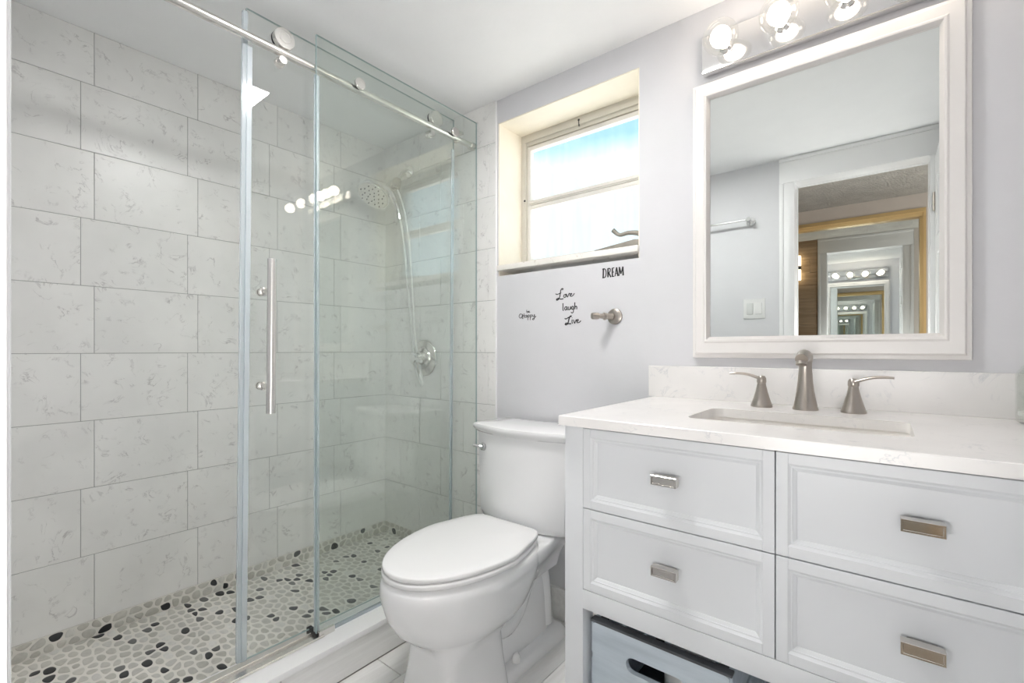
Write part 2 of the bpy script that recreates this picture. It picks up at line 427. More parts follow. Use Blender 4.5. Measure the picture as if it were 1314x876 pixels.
def chaikin(P, n=2):
    for _ in range(n):
        Q = []
        for i_ in range(len(P)):
            a, b = np.array(P[i_]), np.array(P[(i_+1) % len(P)])
            Q += [tuple(a*.75+b*.25), tuple(a*.25+b*.75)]
        P = Q
    return P
def pebble_field(mb, w, h, fn, pitch, stretch, rnd, gap, hgt, dark):
    for c, poly in voronoi(w, h, pitch, stretch, rnd, gap):
        P = chaikin(poly, 2); P = [np.array(p) for p in P]
        if len(P) < 6: continue
        cc = np.mean(P, 0)
        v = rnd.uniform(0.0, 0.16) if rnd.random() < dark else rnd.uniform(0.22, 1.0)
        rs = []
        for sc, hh in ((1.0, 0.0), (0.93, hgt*.55), (0.72, hgt*.9), (0.35, hgt)):
            rs.append([fn(*(cc+(p-cc)*sc), hh) for p in P])
        mb.rings(rs, 'pebble', v, cap0=False)
pf = MB()
pf.box(XL-0.1, XCURB0+0.01, YB, 0.0, ZSF-0.05, ZSF, 0, 'pebblegrout')
pebble_field(pf, XCURB0-XL, -YB, lambda u, v, d: Vector((XL+u, YB+v, ZSF-0.001+d)), 0.0275, 1.55, random.Random(3), 0.0050, 0.0022, 0.17)
struct(pf, 'shower_floor', None, 'black and beige river pebble floor inside the shower', 'shower floor', angle=38)

# ------------------------------------------------------------------ tiled walls
def tile_rows():
    zs = [ZROW+k*TH for k in range(-6, 7)]
    return zs
def tile_wall(mb, fn, u0, u1, z0, z1, joints_even, joints_odd, rnd, n_out, holes=()):
    """tiles as bevelled slabs in front of the grout; fn(u, z, d) -> point"""
    zs = tile_rows()
    for r, (a, b) in enumerate(zip(zs, zs[1:])):
        a2, b2 = max(a, z0), min(b, z1)
        if b2-a2 < 0.004: continue
        base = joints_even if (r % 2 == 0) else joints_odd
        j = base - 20*TW
        while j < u1:
            l, rr = max(j, u0), min(j+TW, u1)
            if rr-l > 0.004:
                g = 0.0011
                P = [(l+g, a2+g), (rr-g, a2+g), (rr-g, b2-g), (l+g, b2-g)]
                mb.prism(P, fn, 0.0, n_out, 0.0006, 'tile', rnd.random(), seg=1)
            j += TW
JE = -1.2288                        # joint offset along the left wall
wl = MB()
wl.box(XL-0.10, XL-0.002, YB-0.1, 0.3, -0.05, ZC+0.05, 0, 'grout')
tile_wall(wl, lambda u, z, d: Vector((XL-0.003+d, u, z)), YB, 0.0, 0.131, ZC, JE+0.0345, JE, random.Random(11), 0.003)
# pebble border below the tile
wl.box(XL-0.01, XL+0.001, YB, 0.0, ZSF-0.02, 0.131, 0, 'pebblegrout')
pebble_field(wl, -YB, 0.131-ZSF, lambda u, v, d: Vector((XL+d, YB+u, ZSF+v)), 0.028, 1.25, random.Random(5), 0.005, 0.004, 0.12)
struct(wl, 'wall_left', None, 'marble tiled long wall of the shower', 'wall', angle=38)

wf = MB()                            # far wall with the window opening (0.24 m thick)
T = 0.24
for (a, b, c, d) in ((XL-0.1, WX0, -0.05, ZC+0.05), (WX1, XR+0.1, -0.05, ZC+0.05), (WX0, WX1, -0.05, WZ0-0.022), (WX0, WX1, WZ1, ZC+0.05)):
    wf.box(a, b, 0.0, T, c, d, 0, 'paint')
# plaster faces of the reveal
wf.box(WX0-0.001, WX0+0.004, 0.002, T, WZ0-0.02, WZ1, 0, 'reveal'); wf.box(WX1-0.004, WX1+0.001, 0.002, T, WZ0-0.02, WZ1, 0, 'reveal')
wf.box(WX0, WX1, 0.002, T, WZ1-0.004, WZ1+0.001, 0, 'reveal')
struct(wf, 'wall_far', None, 'pale grey painted wall with the window', 'wall')

ws = MB()                            # tile cladding on the shower end of the far wall
ws.box(XL, XT, -0.0062, 0.001, 0.0, ZC, 0, 'grout')
tile_wall(ws, lambda u, z, d: Vector((u, -0.005-d, z)), XL, XT, 0.131, ZC, -1.5165, -1.5165+0.1535, random.Random(12), 0.004)
ws.box(XT-0.001, XT+0.004, -0.0095, 0.0, 0.0, ZC, 0.001, 'trimwhite', seg=1)
ws.box(XL, XCURB0, -0.008, -0.004, ZSF-0.02, 0.131, 0, 'pebblegrout')
pebble_field(ws, XCURB0-XL, 0.131-ZSF, lambda u, v, d: Vector((XL+u, -0.008-d, ZSF+v)), 0.028, 1.25, random.Random(6), 0.005, 0.004, 0.12)
struct(ws, 'wall_shower', None, 'marble tile cladding at the shower end of the window wall', 'wall', angle=38)

wb = MB()                            # wall with the doorway
for (a, b, c, d) in ((XL-0.1, DX0, -0.05, ZC+0.05), (DX1, XR+0.1, -0.05, ZC+0.05), (DX0, DX1, DZ, ZC+0.05)):
    wb.box(a, b, YBB+0.001, YB, c, d, 0, 'paint')
struct(wb, 'wall_back', None, 'pale painted wall with the doorway, seen in the mirror', 'wall')
wr = MB(); wr.box(XR, XR+0.1, YBB, 0.3, -0.05, ZC+0.05, 0, 'paint')
struct(wr, 'wall_right', None, 'painted wall at the right end of the vanity', 'wall')
c = MB(); c.box(XL-0.1, XR+0.1, YBB+0.06, T, ZC, ZC+0.08, 0, 'ceiling')
struct(c, 'ceiling', None, 'smooth white bathroom ceiling', 'ceiling')

bb = MB()                            # tile base along the window wall
x = XCURB1
while x < XR:
    bb.box(x+0.001, min(x+0.6, XR)-0.001, -0.012, 0.0, 0.0, 0.124, 0.002, 'plank', RND.random(), seg=1); x += 0.6
struct(bb, 'baseboard_far', None, 'grey tile baseboard under the window wall behind the toilet', 'baseboard')

cb = MB()                            # curb: white cap over a face of plank tile
cb.box(XCURB0, XCURB1+0.004, YB, -0.004, 0.105, 0.125, 0.003, 'curbstone')
cb.box(XCURB0+0.004, XCURB1-0.008, YB, -0.004, 0.0, 0.106, 0, 'plankgrout')
yy = YB
for b in (-0.915, -0.30, -0.004):
    cb.box(XCURB1-0.010, XCURB1, yy+0.0012, b-0.0012, 0.001, 0.1045, 0.0008, 'plank', RND.random(), seg=1); yy = b
struct(cb, 'shower_curb', None, 'white capped curb with grey plank tile face at the shower', 'curb')

# door casing, jamb
dt = MB()
for ys in (YB, YBB):
    s_ = 1 if ys == YB else -1
    def casing(x0, x1, z0, z1):
        a, b = sorted((ys, ys+s_*0.014))
        dt.box(x0, x1, a, b, z0, z1, 0.004, 'trimwhite')
        a, b = sorted((ys+s_*0.012, ys+s_*0.019))
        if x1-x0 < z1-z0: 
            xo = x0 if x0 < DX0 else x1-0.022
            dt.box(xo, xo+0.022, a, b, z0, z1, 0.003, 'trimwhite')
        else: dt.box(x0, x1, a, b, z1-0.022, z1, 0.003, 'trimwhite')
    casing(DX0-0.070, DX0+0.006, 0, DZ-0.0062); casing(DX1-0.006, DX1+0.070, 0, DZ-0.0062); casing(DX0-0.070, DX1+0.070, DZ-0.006, ZC-0.002)
dt.box(DX0-0.002, DX0+0.002, YBB, YB, 0, DZ, 0.001, 'trimwhite'); dt.box(DX1-0.002, DX1+0.002, YBB, YB, 0, DZ, 0.001, 'trimwhite'); dt.box(DX0, DX1, YBB, YB, DZ-0.002, DZ+0.002, 0.001, 'trimwhite')
struct(dt, 'trim_1', None, 'white casing round the bathroom doorway, seen in the mirror', 'door frame')

# ------------------------------------------------------------------ window
win = thing('window_1', ((WX0+WX1)/2, 0.16, WZ0), 'small two-light awning window with beige frame above the toilet', 'window', kind='structure')
YF = 0.160
wf2 = MB()
def wbar(mb, x0, x1, z0, z1, y0, y1, b=0.002, mat='winframe'): mb.box(x0, x1, y0, y1, z0, z1, b, mat)
gx0, gx1, gz0, gz1 = -1.268, WX1-0.046, 1.462, 1.966
wbar(wf2, WX0+0.003, WX0+0.027, WZ0, WZ1-0.0362, YF, YF+0.05); wbar(wf2, WX1-0.027, WX1-0.003, WZ0, WZ1-0.0362, YF, YF+0.05)
wbar(wf2, WX0+0.003, WX1-0.003, WZ1-0.036, WZ1-0.003, YF, YF+0.05); wbar(wf2, WX0+0.003, WX1-0.003, WZ0, WZ0+0.045, YF+0.002, YF+0.05)
wbar(wf2, WX0+0.020, WX1-0.020, WZ1-0.052, WZ1-0.034, YF+0.010, YF+0.049); wbar(wf2, WX0+0.020, WX0+0.033, WZ0+0.03, WZ1-0.0522, YF+0.010, YF+0.048)
wf2.build('frame', None, win)
sa = MB()
for z0, z1 in ((1.714, gz1+0.016), (gz0-0.018, 1.712)):
    wbar(sa, gx0-0.016, gx0, z0, z1, YF+0.012, YF+0.039, 0.002, 'winsash'); wbar(sa, gx1, gx1+0.016, z0, z1, YF+0.012, YF+0.04, 0.002, 'winsash')
    wbar(sa, gx0-0.002, gx1+0.002, z1-0.018, z1, YF+0.013, YF+0.04, 0.002, 'winsash'); wbar(sa, gx0-0.002, gx1+0.002, z0, z0+0.021, YF+0.013, YF+0.04, 0.002, 'winsash')
    wbar(sa, gx0-0.010, gx1+0.010, z0+0.006, z0+0.010, YF+0.008, YF+0.02, 0.001, 'winsash')
sa.build('sash', None, win)
g = MB(); g.box(gx0-0.004, gx1+0.004, YF+0.026, YF+0.029, 1.730, gz1+0.004); g.build('pane', 'winglass', win)
g = MB(); g.box(gx0-0.004, gx1+0.004, YF+0.026, YF+0.029, gz0-0.004, 1.700); g.build('pane', 'winglass', win)
g = MB()
g.tube([(-0.700, 0.150, 1.468), (-0.722, 0.125, 1.490), (-0.762, 0.118, 1.498), (-0.800, 0.118, 1.496), (-0.826, 0.114, 1.517)], [0.012, 0.010, 0.008, 0.0075, 0.009], 12)
g.lathe([(0.022, 0), (0.022, 0.012), (0.014, 0.03), (0.010, 0.04)], (-0.702, 0.155, 1.444), (0, -0.2, 1), 18)
g.build('crank_handle', 'crank', win)
g = MB()
g.prism([(0.0, 0.0), (0.20, 0.0), (0.20, 0.020), (0.17, 0.024), (0.0, 0.004)], lambda u, v, d: Vector((-0.915+u, 0.128+d, 1.450+v)), 0, 0.022, 0.002)
g.box(-0.735, -0.720, 0.130, 0.148, 1.418, 1.462, 0.003)
g.build('operator_arm', 'crank', win)
g = MB()
for (u, z) in ((-1.290, 1.735), (-1.005, 2.018)):
    g.lathe([(0.004, 0), (0.005, 0.003), (0.002, 0.006)], (u, YF+0.001, z), (0, -1, 0), 10)
g.box(-1.0065, -1.0035, YF-0.003, YF+0.004, 1.992, 2.016, 0.001)
g.build('latch', 'black', win)
sl = MB()
sl.box(WX0+0.001, WX1-0.001, -0.013, 0.165, WZ0-0.0, WZ0+0.022, 0.002, 'sill')
rr = random.Random(4)
for _ in range(16):
    xx = rr.uniform(-0.80, -0.69); sl.lathe([(rr.uniform(.004, .010), 0), (0.001, rr.uniform(.003, .007))], (xx, rr.uniform(0.0, 0.10), WZ0+0.021), (0, 0, 1), 7, 'crank')
sl.build('sill', None, win)

# ------------------------------------------------------------------ shower enclosure
FX0, FX1 = -1.4375, -1.4295          # fixed pane
SX0, SX1 = -1.4760, -1.4680          # sliding pane
RX, RZ, RR_ = -1.4500, 1.9680, 0.0125
fs = thing('fixed_shower_screen', ((FX0+FX1)/2, -0.38, 0.126), 'fixed greenish glass shower panel beside the toilet, against the tile', 'glass panel')
g = MB(); g.box(FX0, FX1, -0.7655, -0.0105, 0.135, 2.0705, 0.0008, seg=1)
g.mats = ['glass_fixed', 'glass_edge']
g.bm.faces.ensure_lookup_table(); g.bm.normal_update()
for f_ in g.bm.faces: f_.material_index = 1 if abs(f_.normal.x) < 0.8 else 0
g.build('glass_pane', None, fs)
g = MB(); g.box(FX0-0.006, FX0-0.0002, -0.7655, -0.751, 0.14, 1.945, 0.001, seg=1); g.box(FX0-0.008, FX0-0.004, -0.7670, -0.755, 0.14, 1.945, 0.001, seg=1)
g.build('seal_strip', 'seal', fs)
g = MB(); g.box(FX0-0.002, FX1+0.002, -0.760, -0.0105, 0.126, 0.1355, 0.001); g.build('bottom_seal', 'seal', fs)

sd = thing('sliding_shower_screen', ((SX0+SX1)/2, -0.98, 0.14), 'clear sliding glass shower door with steel bar handle, hung from the rail', 'shower door')
pane = MB(); pane.box(SX0, SX1, -0.978, -0.132, 0.140, 2.062, 0.0008, seg=1)
pane.mats = ['glass_door', 'glass_edge']; pane.bm.normal_update()
for f_ in pane.bm.faces: f_.material_index = 1 if abs(f_.normal.x) < 0.8 else 0
pane.build('glass_pane', None, sd)
g = MB(); g.box(SX0-0.002, SX1+0.002, -0.988, -0.974, 0.142, 2.05, 0.001, seg=1); g.box(SX1-0.001, SX1+0.006, -0.977, -0.962, 0.142, 1.95, 0.001, seg=1); g.build('seal_strip', 'seal', sd)
g = MB(); g.box(SX1, SX1+0.005, -0.150, -0.134, 0.142, 1.93, 0.001, seg=1); g.build('seal_strip', 'seal', sd)
hb = MB(); hb.tube([(-1.405, -0.926, 0.868), (-1.405, -0.926, 1.320)], 0.0125, 24, smooth=0); handle = hb.build('handle', 'steel', sd)
for z in (0.945, 1.228):
    p_ = MB(); p_.lathe([(0.013, 0), (0.013, 0.012), (0.0085, 0.014), (0.0085, 0.062)], (SX1, -0.926, z), (1, 0, 0), 20)
    p_.lathe([(0.012, 0), (0.012, 0.008), (0.010, 0.010)], (SX0, -0.926, z), (-1, 0, 0), 20)
    p_.build('standoff', 'steel', handle)
def roller(y):
    r_ = MB()
    r_.lathe([(0.020, 0.0), (0.031, 0.002), (0.031, 0.010)], (SX1+0.0005, y, RZ+RR_+0.0315), (1, 0, 0), 40, 'black')
    r_.lathe([(0.031, 0.010), (0.0315, 0.012), (0.0315, 0.026), (0.030, 0.028), (0.0185, 0.0282), (0.018, 0.0272), (0.0165, 0.0272), (0.016, 0.0284), (0.0, 0.0286)], (SX1+0.0005, y, RZ+RR_+0.0315), (1, 0, 0), 40, 'steel')
    r_.build('roller', None, sd)
def peg(y):
    r_ = MB(); r_.lathe([(0.014, 0.0), (0.014, 0.014), (0.0125, 0.0145), (0.0125, 0.030), (0.0115, 0.032)], (SX1+0.0005, y, RZ-RR_-0.0145), (1, 0, 0), 24, 'steel')
    r_.build('guide_peg', None, sd)
for y in (-0.878, -0.256): roller(y)
for y in (-0.885, -0.281): peg(y)
# the door hangs a touch out of plumb
sd.rotation_euler = (math.radians(-0.52), 0, 0)

rl = thing('shower_rail', (RX, -0.75, RZ), 'brushed steel tubular rail carrying the shower door rollers', 'shower rail')
g = MB(); g.tube([(RX, YB, RZ), (RX, -0.01, RZ)], RR_, 28, smooth=0); g.build('rod', 'steel', rl)
for ya, yb in ((-0.035, -0.010), (YB, YB+0.025)):
    g = MB(); g.lathe([(0.0165, 0), (0.0165, abs(yb-ya))], (RX, ya, RZ), (0, 1, 0), 28); g.build('end_flange', 'steel', rl)
for y in (-0.609, -0.150):
    g = MB()
    g.lathe([(0.008, 0), (0.008, 0.026)], (RX+0.004, y, RZ+0.010), (1, 0, 0), 20, 'steel')
    g.lathe([(0.0195, 0), (0.0195, 0.002)], (FX1, y, RZ+0.010), (1, 0, 0), 32, 'black')
    g.lathe([(0.0195, 0.002), (0.0195, 0.008), (0.018, 0.0095), (0.006, 0.0097), (0.005, 0.008), (0, 0.008)], (FX1, y, RZ+0.010), (1, 0, 0), 32, 'steel')
    g.build('clamp', None, rl)
g = MB()
g.box(RX-0.012, RX+0.010, -0.128, -0.112, RZ-0.018, RZ+0.036, 0.004); g.box(RX-0.012, RX+0.010, -0.128, -0.085, RZ+0.024, RZ+0.036, 0.003)
g.build('door_stop', 'steel', rl)

tk = thing('door_track', (-1.452, -0.9, 0.125), 'thin steel guide track along the top of the shower curb', 'track')
g = MB(); g.box(-1.490, -1.415, YB+0.002, -0.745, 0.125, 0.1275, 0.0008, seg=1); g.box(-1.458, -1.4535, YB+0.002, -0.745, 0.127, 0.134, 0.0008, seg=1); g.box(-1.420, -1.415, YB+0.002, -0.745, 0.127, 0.1325, 0.0008, seg=1)
g.build('channel', 'steel', tk)
g = MB(); g.box(-1.4285, -1.418, -0.762, -0.708, 0.1255, 0.146, 0.001); g.build('guide_block', 'steel', tk)
g = MB(); g.box(-1.490, -1.4285, -0.768, -0.752, 0.1275, 0.1385, 0.001); g.build('guide_pad', 'black', tk)

# shower head on its arm with a hose
sh = thing('hand_shower', (-1.90, -0.009, 1.96), 'chrome hand shower on arm with white hose, on the tiled wall under the ceiling', 'shower head')
g = MB(); g.lathe([(0.030, 0), (0.030, 0.004), (0.022, 0.010), (0.011, 0.014)], (-1.90, -0.009, 1.965), (0, -1, 0), 28)
g.tube([(-1.90, -0.01, 1.965), (-1.893, -0.045, 1.955), (-1.880, -0.085, 1.915), (-1.868, -0.115, 1.872)], 0.0105, 16); g.build('arm', 'chrome', sh)
g = MB(); g.lathe([(0.014, 0), (0.020, 0.006), (0.023, 0.02), (0.023, 0.05), (0.019, 0.062), (0.012, 0.066)], (-1.874, -0.105, 1.890), (0.22, -0.50, -0.84), 24)
g.build('bracket', 'steel', sh)
hd = Vector((0.15, -0.55, -0.82)).normalized(); hc = Vector((-1.940, -0.195, 1.812))
g = MB(); g.lathe([(0.004, -0.018), (0.030, -0.016), (0.066, -0.008), (0.080, 0.003), (0.081, 0.013), (0.076, 0.015)], hc, hd, 40, 'chrome', cap1=True)
g.lathe([(0.075, 0.0152), (0.072, 0.018), (0.0, 0.019)], hc, hd, 40, 'steel')
for k in range(26):
    a = k*2.399; r_ = 0.013*math.sqrt(k+0.3)
    q = Vector((0, 0, 1)).rotation_difference(hd); p_ = hc+q@Vector((r_*math.cos(a), r_*math.sin(a), 0.0185))
    g.lathe([(0.003, 0), (0.002, 0.003)], p_, hd, 6, 'black')
g.build('spray_head', None, sh)
g = MB(); g.tube([hc+Vector((0.02, 0.01, 0.012)), (-1.885, -0.165, 1.828), (-1.855, -0.148, 1.79), (-1.838, -0.135, 1.735), (-1.828, -0.128, 1.68)], [0.020, 0.018, 0.0155, 0.0135, 0.012], 18); g.build('hand_grip', 'chrome', sh)
g = MB(); g.tube([(-1.828, -0.128, 1.68), (-1.822, -0.115, 1.60), (-1.830, -0.09, 1.45), (-1.826, -0.07, 1.25), (-1.818, -0.06, 1.08), (-1.795, -0.055, 0.955), (-1.768, -0.050, 0.885), (-1.757, -0.050, 0.895), (-1.768, -0.052, 0.96), (-1.800, -0.058, 1.10), (-1.803, -0.07, 1.28), (-1.800, -0.085, 1.45), (-1.802, -0.10, 1.62), (-1.828, -0.115, 1.76), (-1.858, -0.125, 1.835)], 0.0062, 12, smooth=8); g.build('hose', 'hose', sh)

sv = thing('shower_valve', (-1.785, -0.009, 1.013), 'round chrome shower valve with lever on the tiled wall', 'shower valve')
g = MB(); g.lathe([(0.088, 0), (0.090, 0.003), (0.086, 0.009), (0.062, 0.013), (0.056, 0.013), (0.050, 0.020), (0.034, 0.024), (0.034, 0.046), (0.030, 0.05), (0, 0.05)], (-1.785, -0.009, 1.013), (0, -1, 0), 48); g.build('escutcheon', 'steel', sv)
g = MB(); g.lathe([(0.026, 0), (0.026, 0.03), (0.022, 0.034), (0, 0.034)], (-1.785, -0.056, 1.013), (0, -1, 0), 28)
g.tube([(-1.785, -0.078, 1.013), (-1.755, -0.082, 1.008), (-1.722, -0.084, 0.998)], [0.012, 0.010, 0.008], 14); g.build('lever', 'chrome', sv)

# ------------------------------------------------------------------ toilet
TX = -1.037
to = thing('toilet', (TX, -0.42, 0.0), 'white two-piece toilet with closed lid between shower and vanity', 'toilet')
def egg(w, yf, yb, n=56, ef=2.0, eb=3.2, cfrac=0.58, x=TX):
    """outline: round front towards -y, squarer back"""
    yc = yf+(yb-yf)*cfrac; P = []
    for i_ in range(n):
        a = 2*math.pi*i_/n; c_, s_ = math.cos(a), math.sin(a)
        if s_ < 0: px = abs(c_)**(2/ef); py = abs(s_)**(2/ef)*(yc-yf)*-1
        else: px = abs(c_)**(2/eb); py = abs(s_)**(2/eb)*(yb-yc)
        P.append((x+math.copysign(px, c_)*w, yc+py))
    return P
def boxy(w, yf, yb, n=56, ex=5.0):
    yc = (yf+yb)/2; P = []
    for i_ in range(n):
        a = 2*math.pi*i_/n; c_, s_ = math.cos(a), math.sin(a)
        P.append((TX+math.copysign(abs(c_)**(2/ex), c_)*w, yc+math.copysign(abs(s_)**(2/ex), s_)*(yb-yf)/2))
    return P
def lerp_poly(A, B, t): return [(a[0]*(1-t)+b[0]*t, a[1]*(1-t)+b[1]*t) for a, b in zip(A, B)]
body = MB()
rim = egg(0.187, -0.772, -0.250)
sect = [
    (boxy(0.135, -0.655, -0.40, ex=6), 0.0), (boxy(0.128, -0.655, -0.40, ex=6), 0.03), (boxy(0.108, -0.648, -0.40, ex=6), 0.10),
    (boxy(0.099, -0.645, -0.40, ex=6), 0.17),
    (lerp_poly(boxy(0.104, -0.645, -0.38, ex=5), egg(0.125, -0.665, -0.36), 0.5), 0.205),
    (egg(0.142, -0.700, -0.33), 0.228), (egg(0.163, -0.735, -0.30), 0.262), (egg(0.178, -0.760, -0.28), 0.305),
    (egg(0.186, -0.772, -0.262), 0.345), (egg(0.190, -0.777, -0.255), 0.372), (egg(0.188, -0.774, -0.25), 0.398), (egg(0.180, -0.765, -0.25), 0.412), (egg(0.168, -0.752, -0.255), 0.415)]
body.rings([[Vector((px, py, z)) for px, py in P] for P, z in sect])
# deck under the tank, flaring out from the back of the bowl
def deck(w0, w1, z, y0=-0.33, y1=-0.075):
    P = []
    for k in range(14):
        t = k/13; y = y0+(y1-y0)*t; w = w0+(w1-w0)*(t*t*(3-2*t)); P.append((TX+w, y))
    return P + [(2*TX-a, b) for a, b in reversed(P)]
body.rings([[Vector((px, py, z)) for px, py in deck(*d, z)] for d, z in (((0.085, 0.075), 0.25), ((0.120, 0.09), 0.30), ((0.150, 0.115), 0.345), ((0.172, 0.128), 0.375), ((0.172, 0.132), 0.400), ((0.166, 0.126), 0.408))])
# rear trap body and foot
body.rings([[Vector((px, py, z)) for px, py in P] for P, z in ((boxy(0.080, -0.47, -0.085, ex=4), 0.0), (boxy(0.074, -0.47, -0.085, ex=4), 0.12), (boxy(0.070, -0.47, -0.085, ex=4), 0.27), (boxy(0.068, -0.45, -0.085, ex=4), 0.34))])
body.rings([[Vector((px, py, z)) for px, py in P] for P, z in ((boxy(0.120, -0.46, -0.050, ex=9), 0.0), (boxy(0.118, -0.46, -0.052, ex=9), 0.020), (boxy(0.106, -0.46, -0.064, ex=9), 0.036), (boxy(0.080, -0.46, -0.08, ex=9), 0.038))])
for s_ in (1, -1):                   # trapway in relief on both sides
    X = TX+s_*0.043
    body.tube([(X, -0.44, 0.20), (X+s_*0.004, -0.37, 0.145), (X+s_*0.004, -0.30, 0.16), (X+s_*0.004, -0.245, 0.235), (X+s_*0.002, -0.20, 0.285), (X, -0.145, 0.25), (X, -0.125, 0.16), (X, -0.12, 0.05)], [0.042, 0.040, 0.036, 0.035, 0.035, 0.034, 0.034, 0.036], 18)
body.build('bowl', 'porcelain', to, angle=60)
st = MB()
def ring_slab(mb, P, z0, z1, r=0.006, dome=0.0):
    cx_ = sum(p[0] for p in P)/len(P); cy2 = sum(p[1] for p in P)/len(P)
    def sc(k): 
        out = []
        for px, py in P:
            dx, dy = px-cx_, py-cy2; ln = math.hypot(dx, dy); out.append((cx_+dx*(1-k/ln), cy2+dy*(1-k/ln)))
        return out
    R = [[Vector((a, b, z0)) for a, b in sc(r*.6)], [Vector((a, b, z0+r*.5)) for a, b in P], [Vector((a, b, z1-r)) for a, b in P], [Vector((a, b, z1-r*.3)) for a, b in sc(r*.35)], [Vector((a, b, z1)) for a, b in sc(r*1.2)]]
    for k, hh in ((0.04, .45), (0.08, .75), (0.12, .92), (0.15, 1.0)): R.append([Vector((a, b, z1+dome*hh)) for a, b in sc(k)])
    mb.rings(R)
def taper(P): return [(TX+(a-TX)*(1-0.26*max(0, (b+0.46)/0.19)**1.3) if b > -0.46 else a, b) for a, b in P]
seat_o = taper(egg(0.190, -0.770, -0.272, n=72, ef=2.05, eb=9.0, cfrac=0.64))
ring_slab(st, seat_o, 0.4180, 0.4325, 0.004); st.build('seat', 'seatplastic', to, angle=50)
lidm = MB(); lid_o = taper(egg(0.189, -0.768, -0.266, n=72, ef=2.05, eb=10.0, cfrac=0.64))
ring_slab(lidm, lid_o, 0.4360, 0.450, 0.004, 0.005); lidm.build('lid', 'seatplastic', to, angle=50)
for s_ in (1, -1):
    hg = MB(); hg.box(TX+s_*0.075-0.022, TX+s_*0.075+0.022, -0.295, -0.262, 0.408, 0.4335, 0.004); hg.build('hinge', 'seatplastic', to)
tkm = MB()
def tank_ring(w, yf, bow, z, yb=-0.045, n=22, r=0.03):
    P = []
    for k in range(n+1):
        t = -1+2*k/n; P.append((TX+t*(w-r*0.2), yf-bow*(1-t*t)))
    P.append((TX+w, yf+r*0.9)); P.append((TX+w, yb-0.01)); P.append((TX+w-0.01, yb)); P.append((TX-w+0.01, yb)); P.append((TX-w, yb-0.01)); P.append((TX-w, yf+r*0.9))
    return [Vector((a, b, z)) for a, b in P]
tkm.rings([tank_ring(0.178, -0.185, 0.040, 0.409), tank_ring(0.190, -0.198, 0.040, 0.416), tank_ring(0.197, -0.205, 0.040, 0.44), tank_ring(0.202, -0.207, 0.040, 0.60), tank_ring(0.207, -0.208, 0.040, 0.738)])
tkm.build('tank', 'porcelain', to, angle=50)
ld = MB()
ld.rings([tank_ring(0.206, -0.209, 0.040, 0.738), tank_ring(0.214, -0.214, 0.040, 0.745), tank_ring(0.219, -0.223, 0.042, 0.754), tank_ring(0.220, -0.226, 0.043, 0.764), tank_ring(0.217, -0.224, 0.043, 0.771), tank_ring(0.208, -0.215, 0.041, 0.774), tank_ring(0.12, -0.15, 0.02, 0.777, yb=-0.08)])
ld.build('tank_lid', 'porcelain', to, angle=50)
lv = MB(); lv.lathe([(0.015, 0), (0.016, 0.006), (0.012, 0.014), (0, 0.017)], (-1.195, -0.222, 0.685), (0, -1, 0), 24)
lv.tube([(-1.195, -0.234, 0.685), (-1.208, -0.242, 0.688), (-1.226, -0.246, 0.690)], [0.006, 0.0055, 0.0065], 12); lv.build('flush_lever', 'chrome', to)
for s_ in (1, -1):
    cp = MB(); cp.lathe([(0.0145, 0), (0.015, 0.008), (0.011, 0.020), (0.005, 0.027), (0, 0.028)], (TX+s_*0.096, -0.345, 0.037), (0, 0, 1), 20); cp.build('bolt_cap', 'seatplastic', to)

# ------------------------------------------------------------------ vanity
VX0, VX1, VYF, VYB = -0.6027, 0.2920, -0.585, -0.022
VC = -0.1560
va = thing('vanity_cabinet', (VC, -0.30, 0.0), 'white vanity cabinet with four panelled drawers over an open shelf', 'vanity')
PW = 0.0490
for (a, b) in ((VX0, VX0+PW), (VX1-PW, VX1)):
    for (y0, y1) in ((VYF, VYF+PW), (VYB-PW, VYB)):
        g = MB(); g.box(a, b, y0, y1, 0.0, 0.873, 0.0015); g.build('leg', 'vanity', va)
g = MB()
g.box(VX0+0.004, VX0+0.024, VYF+PW-0.002, VYB-PW+0.002, 0.447, 0.873, 0.001); g.box(VX1-0.024, VX1-0.004, VYF+PW-0.002, VYB-PW+0.002, 0.447, 0.873, 0.001)
g.box(VX0+PW-0.002, VX1-PW+0.002, VYB-0.02, VYB-0.006, 0.447, 0.873, 0.001)
g.box(VX0+0.02, VX1-0.02, VYF+0.02, VYB-0.02, 0.450, 0.466, 0.001)
g.box(VX0+PW-0.001, VX1-PW+0.001, VYF, VYF+0.022, 0.4475, 0.4925, 0.001)
g.build('carcass', 'vanity', va)
g = MB(); g.box(VX0+0.02, VX1-0.02, VYF+0.012, VYB-0.01, 0.130, 0.150, 0.002); g.build('shelf', 'vanity', va)
DXA, DXM, DXB = VX0+PW+0.0008, VC, VX1-PW-0.0008
